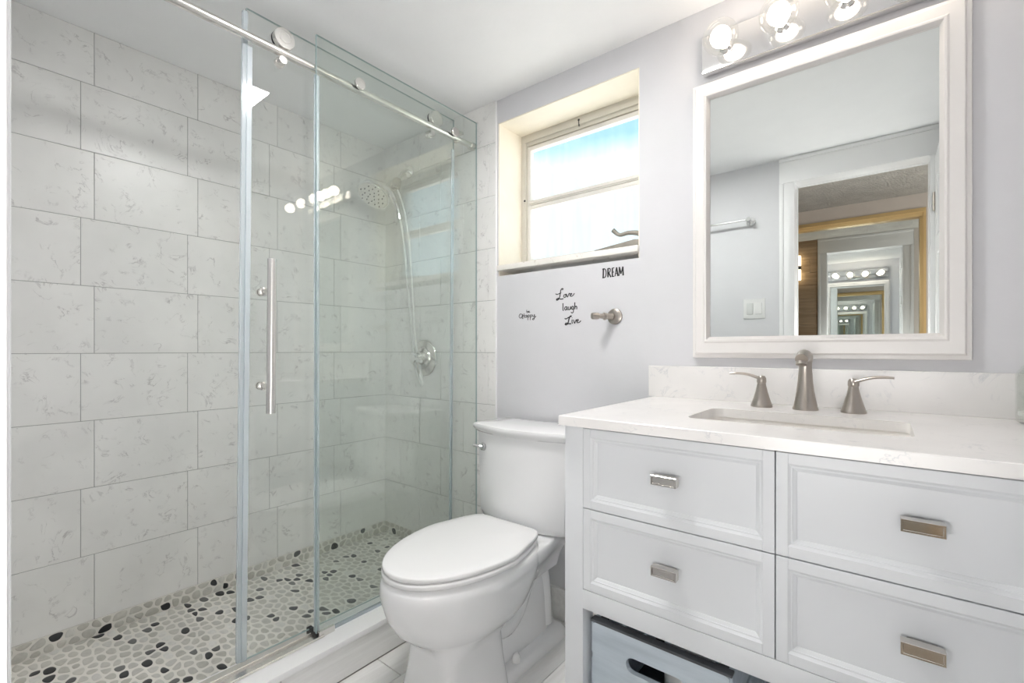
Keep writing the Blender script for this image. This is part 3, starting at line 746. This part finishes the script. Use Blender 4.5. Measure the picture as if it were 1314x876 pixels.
def drawer(x0, x1, z0, z1):
    d = MB(); y = VYF; sw, rw = 0.0195, 0.0200
    # stiles, rails, then the stepped moulding and the recessed panel
    d.box(x0, x0+sw, y, y+0.02, z0, z1, 0.0009, seg=1); d.box(x1-sw, x1, y, y+0.02, z0, z1, 0.0009, seg=1)
    d.box(x0+sw, x1-sw, y, y+0.02, z0, z0+rw, 0.0009, seg=1); d.box(x0+sw, x1-sw, y, y+0.02, z1-rw, z1, 0.0009, seg=1)
    def loop(i, dy): return [Vector((x0+sw+i, y+dy, z0+rw+i)), Vector((x1-sw-i, y+dy, z0+rw+i)), Vector((x1-sw-i, y+dy, z1-rw-i)), Vector((x0+sw+i, y+dy, z1-rw-i))]
    prof = [(0.0, 0.0008), (0.0035, 0.0035), (0.0060, 0.0038), (0.0066, 0.0052), (0.0120, 0.0085), (0.0128, 0.0098)]
    d.rings([loop(*p) for p in prof], cap0=False, cap1=True)
    o = d.build('drawer', 'vanity', va, angle=20, recalc=True)
    cx_, cz = (x0+x1)/2, (z0+z1)/2+0.0070
    k = MB()
    hw, hh = 0.0262, 0.0100
    k.box(cx_-0.018, cx_+0.018, y+0.010-0.0125, y+0.0105, cz-0.006, cz+0.006, 0.001)
    k.box(cx_-hw, cx_+hw, y-0.0095, y-0.0025, cz-hh, cz+hh, 0.0012)
    k.box(cx_-hw+0.003, cx_+hw-0.003, y-0.013, y-0.009, cz-hh+0.0022, cz+hh-0.0022, 0.001)
    # raised rim round a mirror-flat face
    R = []
    for i, dy in ((0.0, -0.0095), (0.0, -0.020), (0.0007, -0.0208), (0.0030, -0.0208), (0.0036, -0.0202), (0.0036, -0.0192)):
        R.append([Vector((cx_-hw+i, y+dy, cz-hh+i)), Vector((cx_+hw-i, y+dy, cz-hh+i)), Vector((cx_+hw-i, y+dy, cz+hh-i)), Vector((cx_-hw+i, y+dy, cz+hh-i))])
    k.rings(R, cap0=True, cap1=True)
    k.build('pull', 'pullmetal', o, origin=ORIGIN[va.name], angle=20)
for (a, b) in ((DXA, DXM-0.0010), (DXM+0.0010, DXB)):
    drawer(a, b, 0.6840, 0.8695); drawer(a, b, 0.4935, 0.6820)

CX0, CX1, CYF, CZ0, CZ1 = -0.6092, 0.3000, -0.6035, 0.8745, 0.897
SKX0, SKX1, SKY0, SKY1 = -0.362, 0.041, -0.450, -0.222
ct = thing('countertop', (VC, -0.3, CZ0), 'white quartz countertop with backsplash on the vanity', 'countertop')
g = MB()
def frame_slab(mb, outer, inner, z0, z1):
    """slab with a rounded cut-out: both outlines have the same count"""
    ot = [Vector((a, b, z1)) for a, b in outer]; it = [Vector((a, b, z1)) for a, b in inner]
    ob = [Vector((a, b, z0)) for a, b in outer]; ib = [Vector((a, b, z0)) for a, b in inner]
    e_ = 0.0015
    def ins(P, k, z):
        cx_, cy2 = (CX0+CX1)/2, (CYF)/2
        return [Vector((a-math.copysign(k, a-cx_), b-math.copysign(k, b-cy2), z)) for a, b in P]
    mb.rings([ob, [Vector((a, b, z1-e_)) for a, b in outer], ins(outer, e_, z1), it, [Vector((p.x, p.y, z1-0.0)) for p in it], [Vector((p.x, p.y, z0)) for p in it], ob], cap0=False, cap1=False)
inner = rrect(SKX0, SKX1, SKY0, SKY1, 0.028, 6)
cxs, cys = (SKX0+SKX1)/2, (SKY0+SKY1)/2
outer = []
nq = len(inner)//4
corners = [(CX1, -0.002), (CX0, -0.002), (CX0, CYF), (CX1, CYF)]
for q in range(4):
    (c0x, c0y) = corners[q]
    for k in range(nq):
        t = k/(nq-1)
        # points fan along the two sides meeting in this corner
        prev = {0: (CX1, cys), 1: (cxs, -0.002), 2: (CX0, cys), 3: (cxs, CYF)}[q]; nxt = {0: (cxs, -0.002), 1: (CX0, cys), 2: (cxs, CYF), 3: (CX1, cys)}[q]
        w_ = 0.7
        if t < 0.5: s_ = t/0.5; a = (prev[0]*w_+c0x*(1-w_), prev[1]*w_+c0y*(1-w_)); outer.append((a[0]+(c0x-a[0])*s_, a[1]+(c0y-a[1])*s_))
        else: s_ = (t-0.5)/0.5; b = (nxt[0]*w_+c0x*(1-w_), nxt[1]*w_+c0y*(1-w_)); outer.append((c0x+(b[0]-c0x)*s_, c0y+(b[1]-c0y)*s_))
frame_slab(g, outer, inner, CZ0, CZ1)
g.build('worktop', 'quartz', ct, angle=30)
g = MB(); g.box(-0.627, CX1, -0.0205, -0.001, CZ1, 1.0000, 0.0012, seg=1); g.build('backsplash', 'quartz', ct)

sk = thing('sink', (cxs, cys, 0.75), 'white rectangular undermount basin set in the quartz countertop', 'sink')
g = MB(); R = []
for ins_, z, r in ((-0.012, 0.874, 0.034), (-0.004, 0.874, 0.03), (-0.003, 0.870, 0.03), (0.000, 0.84, 0.03), (0.010, 0.785, 0.035), (0.030, 0.762, 0.045), (0.075, 0.755, 0.03), (0.088, 0.7535, 0.02)):
    R.append([Vector((a, b, z)) for a, b in rrect(SKX0+ins_, SKX1-ins_, SKY0+ins_, SKY1-ins_, r, 6)])
g.rings(R, cap0=False, cap1=True); g.build('basin', 'basin', sk, angle=50)
g = MB(); g.lathe([(0.022, 0), (0.022, 0.002), (0.014, 0.003), (0.0, 0.0025)], (cxs, cys, 0.7537), (0, 0, 1), 28); g.build('drain', 'nickel', sk)
g = MB()
for k in range(5):
    g.lathe([(0.0042, 0), (0.0042, 0.002), (0, 0.002)], (cxs-0.052+k*0.024, SKY1-0.002-0.0012, 0.850), (0, -1, 0), 12)
g.build('overflow_hole', 'black', sk)

fa = thing('faucet', (-0.1635, -0.120, CZ1), 'brushed nickel widespread faucet with two lever handles behind the sink', 'faucet')
fx, fy = -0.1640, -0.112
g = MB()
prof = [(0.0290, 0.0), (0.0295, 0.004), (0.0275, 0.008), (0.0240, 0.025), (0.0200, 0.050), (0.0172, 0.075), (0.0155, 0.10), (0.0150, 0.118), (0.0152, 0.124)]
g.lathe(prof, (fx, fy, CZ1), (0, 0, 1), 36)
# spout: nose that leans out over the basin under a round cap
g.tube([(fx, fy+0.004, CZ1+0.124), (fx, fy-0.004, CZ1+0.137), (fx-0.001, fy-0.028, CZ1+0.140), (fx-0.002, fy-0.056, CZ1+0.132)], [0.0152, 0.0180, 0.0165, 0.0140], 24)
g.lathe([(0.0125, 0), (0.0125, 0.008), (0.0095, 0.009)], (fx-0.002, fy-0.053, CZ1+0.126), (0, -0.35, -1), 20)
g.build('spout', 'nickel', fa)
for hx, s_ in ((-0.2665, -1), (-0.0625, 1)):
    g = MB(); g.lathe([(0.0262, 0.0), (0.0268, 0.004), (0.0250, 0.008), (0.0205, 0.022), (0.0150, 0.042), (0.0115, 0.058), (0.0105, 0.064)], (hx, fy, CZ1), (0, 0, 1), 32); h_ = g.build('handle', 'nickel', fa)
    g = MB(); g.lathe([(0.0105, 0), (0.0120, 0.004), (0.0115, 0.014), (0.0080, 0.020), (0, 0.021)], (hx, fy, CZ1+0.0645), (0, 0, 1), 28)
    g.tube([(hx-s_*0.004, fy, CZ1+0.074), (hx+s_*0.012, fy-0.003, CZ1+0.081), (hx+s_*0.036, fy-0.007, CZ1+0.0885), (hx+s_*0.060, fy-0.010, CZ1+0.0905), (hx+s_*0.078, fy-0.012, CZ1+0.0895)], [0.0105, 0.0100, 0.0085, 0.0080, 0.0065], 18, flat=(1.0, 0.45))
    g.build('lever', 'nickel', h_, origin=ORIGIN[fa.name])

jar = thing('glass_jar', (0.262, -0.088, CZ1), 'clear glass jar with pale base at the right end of the countertop', 'jar')
g = MB(); g.lathe([(0.040, 0.0), (0.0455, 0.004), (0.0465, 0.012), (0.0465, 0.094), (0.045, 0.108), (0.038, 0.120), (0.030, 0.128), (0.029, 0.140), (0.031, 0.143), (0.027, 0.143), (0.0262, 0.130), (0.034, 0.118), (0.0425, 0.104), (0.0440, 0.092), (0.0440, 0.016), (0.0, 0.015)], (0.262, -0.088, CZ1), (0, 0, 1), 40); g.build('jar_wall', 'jarglass', jar, angle=40)
g = MB(); g.lathe([(0.0, 0.0165), (0.0425, 0.0165), (0.0425, 0.024), (0, 0.025)], (0.262, -0.088, CZ1), (0, 0, 1), 36); g.build('contents', 'roll', jar)

# ------------------------------------------------------------------ mirror
MX0, MX1, MZ0, MZ1 = -0.4814, 0.1578, 1.0285, 1.8890
GX0, GX1, GZ0, GZ1 = -0.4285, 0.1005, 1.0935, 1.8340
mi = thing('wall_mirror', ((MX0+MX1)/2, -0.015, MZ0), 'rectangular mirror in a white moulded frame above the sink', 'mirror')
g = MB(); R = []
fr_w = MX0-GX0
def mring(t, y): 
    a = t; return [Vector((MX0+(GX0-MX0)*a, y, MZ0+(GZ0-MZ0)*a)), Vector((MX1+(GX1-MX1)*a, y, MZ0+(GZ0-MZ0)*a)), Vector((MX1+(GX1-MX1)*a, y, MZ1+(GZ1-MZ1)*a)), Vector((MX0+(GX0-MX0)*a, y, MZ1+(GZ1-MZ1)*a))]
for t, y in ((0.0, -0.001), (0.0, -0.016), (0.03, -0.020), (0.16, -0.021), (0.19, -0.025), (0.24, -0.029), (0.70, -0.031), (0.78, -0.034), (0.86, -0.033), (0.93, -0.026), (1.0, -0.019), (1.0, -0.004)): R.append(mring(t, y))
g.rings(R, cap0=False, cap1=False); g.build('frame', 'frame', mi, angle=25)
g = MB(); g.box(GX0-0.002, GX1+0.002, -0.0165, -0.004, GZ0-0.002, GZ1+0.002); g.build('mirror_glass', 'mirror', mi)

# ------------------------------------------------------------------ vanity light bar with four bulbs
LX0, LX1, LZ0, LZ1 = -0.4500, 0.1400, 1.9150, 2.0300
vl = thing('vanity_light', ((LX0+LX1)/2, -0.015, LZ0), 'chrome light bar with four lit globe bulbs above the mirror', 'light fixture')
g = MB(); g.box(LX0, LX1, -0.030, -0.001, LZ0, LZ1, 0.003); g.build('back_plate', 'platechrome', vl)
for k in range(4):
    bx, bz = -0.3785+0.150*k, 1.9725
    b_ = MB(); b_.lathe([(0.019, 0), (0.019, 0.006), (0.014, 0.010), (0.014, 0.018)], (bx, -0.030, bz), (0, -1, 0), 24, 'platechrome')
    bo = b_.build('bulb', None, vl)
    g = MB(); P = []
    for i_ in range(25):
        a = math.radians(18+162*i_/24); P.append((0.0490*math.sin(a), 0.049-0.049*math.cos(a)+0.011))
    g.lathe(P, (bx, -0.030, bz), (0, -1, 0), 32, cap0=False, cap1=True); g.build('globe', 'globe', bo, origin=ORIGIN[vl.name])
    g = MB(); P = []
    for i_ in range(17):
        a = math.radians(8+170*i_/16); P.append((0.0285*math.sin(a), 0.0285-0.0285*math.cos(a)+0.030))
    g.lathe(P, (bx, -0.030, bz), (0, -1, 0), 28); g.build('glow_core', 'bulbcore', bo, origin=ORIGIN[vl.name])

# ceiling light (seen as a reflection in the sliding door)
cl = thing('ceiling_light', (-0.84, -0.80, ZC), 'square white ceiling light panel, seen as a bright reflection in the shower door', 'ceiling light')
g = MB(); g.box(-0.985, -0.695, -0.945, -0.655, ZC-0.030, ZC, 0.004); g.build('housing', 'trimwhite', cl)
g = MB(); g.box(-0.965, -0.715, -0.925, -0.675, ZC-0.034, ZC-0.029, 0.0015); g.build('lens', 'panellit', cl)

# ------------------------------------------------------------------ wall decals: hand lettering on the wall under the window
def strokes(name, label, words, cx_, cz, w, h, thick):
    """words: polylines in a unit box (0..1, 0..1); drawn as flat ribbons on the wall"""
    mb = MB()
    for pl_ in words:
        th = thick
        if isinstance(pl_, tuple): pl_, th = pl_[0], thick*pl_[1]
        P = [Vector((cx_+(a-0.5)*w, 0, cz+(b-0.5)*h)) for a, b in pl_]
        if len(P) > 2:
            Q = []
            for i_ in range(len(P)-1):
                p0, p1, p2, p3 = P[max(i_-1, 0)], P[i_], P[i_+1], P[min(i_+2, len(P)-1)]
                for k in range(5):
                    t = k/5; Q.append(0.5*((2*p1)+(-p0+p2)*t+(2*p0-5*p1+4*p2-p3)*t*t+(-p0+3*p1-3*p2+p3)*t**3))
            P = Q+[P[-1]]
        Lr, Rr = [], []
        for i_ in range(len(P)):
            t = (P[min(i_+1, len(P)-1)]-P[max(i_-1, 0)]); t.normalize(); n = Vector((-t.z, 0, t.x))*th/2
            Lr.append(P[i_]+n); Rr.append(P[i_]-n)
        for i_ in range(len(P)-1):
            top = [Lr[i_], Lr[i_+1], Rr[i_+1], Rr[i_]]
            mb.rings([[q+Vector((0, -0.0002, 0)) for q in top], [q+Vector((0, -0.0009, 0)) for q in top]])
    o = mb.build(name, 'inkblack', recalc=True); tag(o, label, 'wall decal'); return o
# Love
strokes('wall_decal', 'black script wall decal reading Love, under the window', [
    [(0.0, .62), (.06, .55), (.16, .58), (.30, .66)],
    ([(.36, .88), (.40, .98), (.34, 1.0), (.28, .86), (.25, .60), (.22, .32), (.14, .10), (.06, .06), (.06, .16), (.16, .20), (.28, .12), (.42, .14)], 1.2),
    [(.52, .48), (.46, .46), (.43, .34), (.47, .24), (.54, .28), (.55, .42), (.51, .48), (.58, .50)],
    [(.58, .52), (.62, .28), (.65, .28), (.72, .54), (.76, .50)],
    [(.76, .36), (.85, .44), (.85, .52), (.79, .50), (.77, .36), (.82, .28), (.92, .34), (1.0, .52)]], -0.9725, 1.2690, 0.086, 0.046, 0.0032)
# laugh
strokes('wall_decal', 'black handwritten wall decal reading laugh, below the word Love', [
    ([(.03, 1.0), (.03, .36), (.08, .30)], 1.1),
    [(.30, .62), (.20, .62), (.15, .46), (.20, .32), (.28, .40), (.31, .62), (.31, .38), (.36, .32)],
    [(.40, .64), (.40, .40), (.46, .32), (.53, .42), (.55, .64), (.55, .34)],
    [(.74, .62), (.66, .62), (.62, .46), (.67, .34), (.74, .42), (.75, .62), (.75, .16), (.68, .0), (.58, .08)],
    ([(.84, 1.0), (.84, .34), (.85, .52), (.92, .62), (.97, .54), (.97, .32)], 1.1)], -0.9505, 1.2150, 0.066, 0.040, 0.0034)
# Live
strokes('wall_decal', 'black script wall decal reading Live, lowest of the three words', [
    ([(.0, .80), (.06, .70), (.16, .78), (.30, .92)], 1.1),
    ([(.36, .92), (.42, 1.0), (.34, .98), (.27, .70), (.22, .32), (.12, .05), (.03, .08), (.08, .22), (.22, .16), (.40, .14)], 1.3),
    [(.46, .60), (.46, .24), (.50, .18)], [(.46, .78), (.475, .82)],
    [(.54, .58), (.60, .22), (.63, .22), (.72, .60)],
    [(.74, .38), (.84, .46), (.83, .58), (.76, .54), (.75, .36), (.80, .22), (.92, .28), (1.0, .44)]], -0.9373, 1.1660, 0.072, 0.034, 0.0034)
# DREAM
strokes('wall_decal', 'bold black wall decal reading DREAM, just under the window sill', [
    ([(.04, .0), (.05, 1.0)], 1.5), ([(.0, .98), (.10, 1.0), (.17, .78), (.18, .40), (.13, .06), (.0, .02)], 1.0),
    ([(.27, .02), (.27, 1.0)], 1.5), ([(.27, .98), (.36, .96), (.38, .76), (.34, .56), (.27, .52)], 1.0), ([(.30, .52), (.41, .0)], 1.4),
    ([(.48, .04), (.48, .98)], 1.4), ([(.46, .96), (.57, .98)], .9), ([(.48, .52), (.55, .53)], .9), ([(.46, .04), (.57, .06)], .9),
    ([(.60, .04), (.67, 1.0)], .9), ([(.67, 1.0), (.74, .04)], 1.5), ([(.62, .34), (.72, .34)], .8),
    ([(.79, .04), (.80, 1.0)], .9), ([(.80, 1.0), (.88, .24)], 1.5), ([(.88, .24), (.96, 1.0)], .9), ([(.96, 1.0), (.98, .04)], 1.6)], -0.7690, 1.3330, 0.084, 0.033, 0.0036)
# be Happy
strokes('wall_decal', 'small black script wall decal reading be Happy, near the tile edge', [
    ([(.46, .98), (.46, .74), (.51, .72), (.53, .80), (.47, .84)], .9), ([(.56, .78), (.61, .82), (.58, .86), (.56, .78), (.60, .72), (.65, .76)], .9),
    ([(.18, .58), (.06, .62), (.0, .40), (.06, .24), (.16, .30), (.22, .60), (.20, .22), (.25, .16)], .9), ([(.30, .66), (.30, .20)], .9), [(.17, .42), (.33, .46)],
    [(.46, .48), (.38, .46), (.37, .30), (.43, .28), (.47, .46), (.48, .28)],
    [(.53, .50), (.52, .0)], [(.53, .46), (.60, .48), (.60, .32), (.53, .30)],
    [(.67, .50), (.66, .0)], [(.67, .46), (.74, .48), (.74, .32), (.67, .30)],
    [(.80, .50), (.82, .32), (.88, .34), (.91, .52), (.91, .20), (.86, .02), (.79, .08), (.92, .22), (1.0, .34)]], -1.1545, 1.1975, 0.088, 0.044, 0.0026)

rh = thing('robe_hook', (-0.760, 0.0, 1.172), 'brushed nickel robe hook on the wall right of the lettering', 'hook')
g = MB(); g.lathe([(0.028, 0), (0.029, 0.003), (0.028, 0.007), (0.021, 0.010), (0.014, 0.011)], (-0.760, 0, 1.173), (0, -1, 0), 32); g.build('base_plate', 'nickel', rh)
g = MB(); g.lathe([(0.0115, 0.010), (0.0105, 0.014), (0.0105, 0.034), (0.0130, 0.036), (0.0140, 0.040), (0.0130, 0.044), (0.0090, 0.046), (0.0085, 0.062), (0.0115, 0.066), (0.0120, 0.088), (0.0105, 0.091), (0, 0.092)], (-0.760, -0.004, 1.173), (-0.55, -0.84, 0), 28); g.build('peg', 'nickel', rh)

# ------------------------------------------------------------------ crate in the open shelf
KX0, KX1, KY0, KY1, KZ0, KZ1 = -0.546, -0.234, -0.562, -0.160, 0.151, 0.4170
cr = thing('wooden_crate', ((KX0+KX1)/2, (KY0+KY1)/2, KZ0), 'blue-grey washed wooden crate with oval hand hole on the vanity shelf', 'crate')
def front_board(y0, y1):
    b = MB(); t = 0.013
    out = [(KX0+t*0.4, KZ0), (KX1-t*0.4, KZ0), (KX1-t*0.4, KZ1-0.004), (KX0+t*0.4, KZ1-0.004)]
    hx0, hx1, hz0, hz1 = -0.4560, -0.3240, 0.330, 0.365
    sl_ = rrect(hx0, hx1, hz0, hz1, 0.0174, 7)
    nq_ = len(sl_)//4; mx, mz = (KX0+KX1)/2, (hz0+hz1)/2
    cs = [out[2], out[3], out[0], out[1]]; O = []
    for q in range(4):
        c0 = cs[q]; ns = {0: ((c0[0], mz), (mx, c0[1])), 1: ((mx, c0[1]), (c0[0], mz)), 2: ((c0[0], mz), (mx, c0[1])), 3: ((mx, c0[1]), (c0[0], mz))}[q]
        for k in range(nq_):
            tt = k/(nq_-1); w_ = 0.6
            if tt < .5: s_ = tt/.5; a = (ns[0][0]*w_+c0[0]*(1-w_), ns[0][1]*w_+c0[1]*(1-w_)); O.append((a[0]+(c0[0]-a[0])*s_, a[1]+(c0[1]-a[1])*s_))
            else: s_ = (tt-.5)/.5; a = (ns[1][0]*w_+c0[0]*(1-w_), ns[1][1]*w_+c0[1]*(1-w_)); O.append((c0[0]+(a[0]-c0[0])*s_, c0[1]+(a[1]-c0[1])*s_))
    f3 = lambda P, y: [Vector((a, y, z)) for a, z in P]
    b.rings([f3(O, y1), f3(O, y0), f3(sl_, y0), f3(sl_, y1), f3(O, y1)], cap0=False, cap1=False)
    return b
front_board(KY0, KY0+0.013).build('front_board', 'crate', cr)
front_board(KY1-0.013, KY1).build('back_board', 'crate', cr)
for a in (KX0, KX1-0.012):
    for z0 in (0.156, 0.246, 0.336):
        g = MB(); g.box(a, a+0.012, KY0+0.004, KY1-0.004, z0, z0+0.078, 0.0015, seg=1); g.build('side_slat', 'crate', cr)
g = MB()
g.box(KX0, KX1, KY0-0.001, KY0+0.020, KZ1-0.006, KZ1, 0.001, seg=1); g.build('top_batten', 'darkwood', cr)
g = MB(); g.box(KX0, KX1, KY1-0.020, KY1+0.001, KZ1-0.006, KZ1, 0.001, seg=1); g.build('top_batten', 'darkwood', cr)
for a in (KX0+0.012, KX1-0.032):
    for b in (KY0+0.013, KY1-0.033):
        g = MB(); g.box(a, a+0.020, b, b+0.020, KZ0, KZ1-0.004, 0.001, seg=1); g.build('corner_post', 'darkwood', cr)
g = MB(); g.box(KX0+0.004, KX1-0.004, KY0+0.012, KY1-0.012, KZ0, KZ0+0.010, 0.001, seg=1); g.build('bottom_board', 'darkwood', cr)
rolls = None
for k, (rx, ry, rz) in enumerate(((-0.345, -0.470, KZ0+0.0115), (-0.345, -0.470, KZ0+0.1125))):
    g = MB(); g.lathe([(0.020, 0), (0.050, 0), (0.054, 0.004), (0.054, 0.096), (0.050, 0.100), (0.020, 0.100)], (rx, ry, rz), (0, 0, 1), 36, cap0=False, cap1=False)
    g.lathe([(0.020, 0.1), (0.0195, 0.05), (0.020, 0.0)], (rx, ry, rz), (0, 0, 1), 36, cap0=False, cap1=False)
    o = g.build('paper_roll', 'roll'); tag(o, ('white paper roll on the crate bottom, under another roll', 'white paper roll showing through the hand hole of the crate')[k], 'paper roll', 'paper rolls in the crate')

# ------------------------------------------------------------------ seen in the mirror: towel bar, switch, door, bedroom
tb = thing('towel_bar', (-0.85, YB, 1.79), 'chrome towel bar on the wall behind, seen in the mirror', 'towel bar')
for x_b in (-0.622, -1.08):
    g = MB(); g.lathe([(0.024, 0), (0.025, 0.004), (0.018, 0.010), (0.010, 0.014), (0.010, 0.05), (0.014, 0.052), (0.014, 0.070), (0.009, 0.074)], (x_b, YB, 1.810), (0, 1, 0), 24); g.build('post', 'chrome', tb)
g = MB(); g.tube([(-1.08, YB+0.061, 1.810), (-0.622, YB+0.061, 1.810)], 0.007, 14, smooth=0); g.build('bar', 'chrome', tb)
sw = thing('light_switch', (-0.600, YB, 1.24), 'white double light switch beside the door, seen in the mirror', 'light switch')
sxc, szc = -0.604, 1.295
g = MB(); g.box(sxc-0.058, sxc+0.058, YB, YB+0.006, szc-0.058, szc+0.058, 0.003); g.build('face_plate', 'switch', sw)
g = MB(); g.box(sxc-0.040, sxc-0.006, YB+0.004, YB+0.011, szc-0.033, szc+0.033, 0.002); g.build('rocker', 'switchgrey', sw)
g = MB(); g.box(sxc+0.006, sxc+0.040, YB+0.004, YB+0.012, szc-0.033, szc+0.033, 0.002); g.build('rocker', 'switch', sw)

dr = thing('door_1', (0.196, YB, 0.01), 'white panelled door standing open into the bathroom, seen in the mirror', 'door', kind='structure')
g = MB(); LX, LT = 0.184, 0.035; y0, y1 = YB+0.021, YB+0.021+0.555
g.box(LX, LX+LT, y0, y0+0.10, 0.008, 1.98, 0.002); g.box(LX, LX+LT, y1-0.10, y1, 0.008, 1.98, 0.002)
for z0, z1 in ((0.008, 0.20), (0.86, 0.98), (1.50, 1.58), (1.87, 1.98)): g.box(LX, LX+LT, y0+0.098, y1-0.098, z0, z1, 0.002)
g.box(LX, LX+LT, (y0+y1)/2-0.04, (y0+y1)/2+0.04, 0.1, 1.9, 0.002)
g.box(LX+0.008, LX+LT-0.008, y0+0.09, y1-0.09, 0.19, 1.88, 0)
for z0, z1 in ((0.22, 0.84), (1.00, 1.48), (1.60, 1.85)):
    for a, b in ((y0+0.115, (y0+y1)/2-0.055), ((y0+y1)/2+0.055, y1-0.115)):
        g.box(LX+0.003, LX+LT-0.003, a, b, z0, z1, 0.005)
g.build('leaf', 'trimwhite', dr)
for z in (0.25, 1.00, 1.72):
    g = MB(); g.tube([(LX-0.004, YB+0.023, z), (LX-0.004, YB+0.023, z+0.09)], 0.006, 12, smooth=0); g.box(LX-0.003, LX+0.012, YB+0.018, YB+0.0215, z, z+0.09, 0.001); g.build('hinge', 'nickel', dr)
g = MB(); g.lathe([(0.028, 0), (0.028, 0.006), (0.012, 0.010), (0.012, 0.03), (0.024, 0.036), (0.027, 0.05), (0.020, 0.062), (0, 0.064)], (LX, y1-0.06, 0.93), (-1, 0, 0), 28); g.build('knob', 'nickel', dr)

# bedroom beyond the doorway
YC = -2.78
g = MB(); g.box(-1.8, 1.5, YC-0.7, YBB, -0.06, -0.001, 0, 'carpet'); struct(g, 'floor_bedroom', None, 'brown bedroom floor beyond the doorway', 'floor')
g = MB(); g.box(-1.8, 1.5, YC-0.1, YBB+0.06, ZC, ZC+0.08, 0, 'popcorn'); struct(g, 'ceiling_bedroom', None, 'grey popcorn textured bedroom ceiling, seen in the mirror', 'ceiling')
g = MB()
CMX0, CMX1, CMZ = -1.25, 0.186, 2.000
g.box(CMX1+0.03, 1.5, YC-0.08, YC, -0.05, ZC+0.05, 0, 'beige'); g.box(-1.8, CMX0-0.03, YC-0.08, YC, -0.05, ZC+0.05, 0, 'beige'); g.box(CMX0-0.03, CMX1+0.03, YC-0.08, YC, CMZ+0.035, ZC+0.05, 0, 'beige')
struct(g, 'wall_closet', None, 'beige bedroom wall round the mirrored closet, seen in the mirror', 'wall')
g = MB(); g.box(-1.9, -1.8, YC-0.1, YBB, -0.05, ZC+0.05, 0, 'beige'); struct(g, 'wall_bedroom_left', None, 'beige left bedroom wall', 'wall')
g = MB(); g.box(1.5, 1.6, YC-0.1, YBB, -0.05, ZC+0.05, 0, 'beige'); struct(g, 'wall_bedroom_right', None, 'beige right bedroom wall', 'wall')
g = MB()
z = 0.0; q = 0
while z < ZC:                         # horizontal wood cladding on the bedroom side of the bathroom wall
    x = -1.8
    rr = random.Random(q)
    x += rr.uniform(-0.6, 0)
    while x < DX0-0.072:
        a, b = max(x, -1.8), min(x+0.9, DX0-0.0725)
        if b-a > 0.01: g.box(a+0.0008, b-0.0008, YBB-0.012, YBB+0.001, z+0.0008, min(z+0.13, ZC)-0.0008, 0.001, 'accent', rr.random(), seg=1)
        x += 0.9
    z += 0.13; q += 1
struct(g, 'wall_accent', None, 'brown wood plank accent wall in the bedroom, seen in the mirrors', 'wall')
g = MB(); g.box(DX1+0.072, 1.5, YBB-0.012, YBB+0.001, -0.05, ZC, 0, 'beige'); struct(g, 'wall_bedroom_near', None, 'beige bedroom wall beside the bathroom doorway', 'wall')

cm = thing('closet_mirror', (-0.5, YC-0.02, 0.0), 'gold framed mirrored closet door in the bedroom, seen in the wall mirror', 'closet mirror')
g = MB(); g.prism([(CMX0, YC-0.002), (CMX0, YC-0.008), (CMX1, YC-0.038), (CMX1, YC-0.032)], lambda u, v, d: Vector((u, v, d)), 0.02, CMZ); g.build('mirror_glass', 'mirror', cm)
g = MB()
g.box(CMX0-0.03, CMX1+0.03, YC-0.05, YC+0.012, CMZ-0.022, CMZ+0.035, 0.002); g.box(CMX0-0.03, CMX1+0.03, YC-0.03, YC+0.018, CMZ+0.004, CMZ+0.014, 0.002)
g.box(CMX1-0.004, CMX1+0.03, YC-0.05, YC+0.012, 0.0, CMZ-0.0222, 0.002); g.box(CMX0-0.03, CMX0+0.004, YC-0.05, YC+0.012, 0.0, CMZ-0.0222, 0.002); g.box(CMX1+0.012, CMX1+0.018, YC, YC+0.018, 0.0, CMZ, 0.002)
g.box(CMX0, CMX1, YC-0.04, YC+0.01, 0.0, 0.024, 0.002)
g.build('frame', 'gold', cm)
sc_ = thing('wall_sconce', (-0.640, YBB-0.012, 1.75), 'lit up-and-down wall sconce on the wood plank wall, seen in the mirrors', 'sconce')
g = MB(); g.lathe([(0.030, 0), (0.030, 0.24)], (-0.640, YBB-0.06, 1.745), (0, 0, 1), 24); g.build('lamp_shade', 'sconcelit', sc_)
g = MB(); g.lathe([(0.032, 0), (0.032, 0.035)], (-0.640, YBB-0.06, 1.848), (0, 0, 1), 24); g.box(-0.66, -0.62, YBB-0.06, YBB-0.012, 1.85, 1.88, 0.001); g.build('bracket', 'black', sc_)
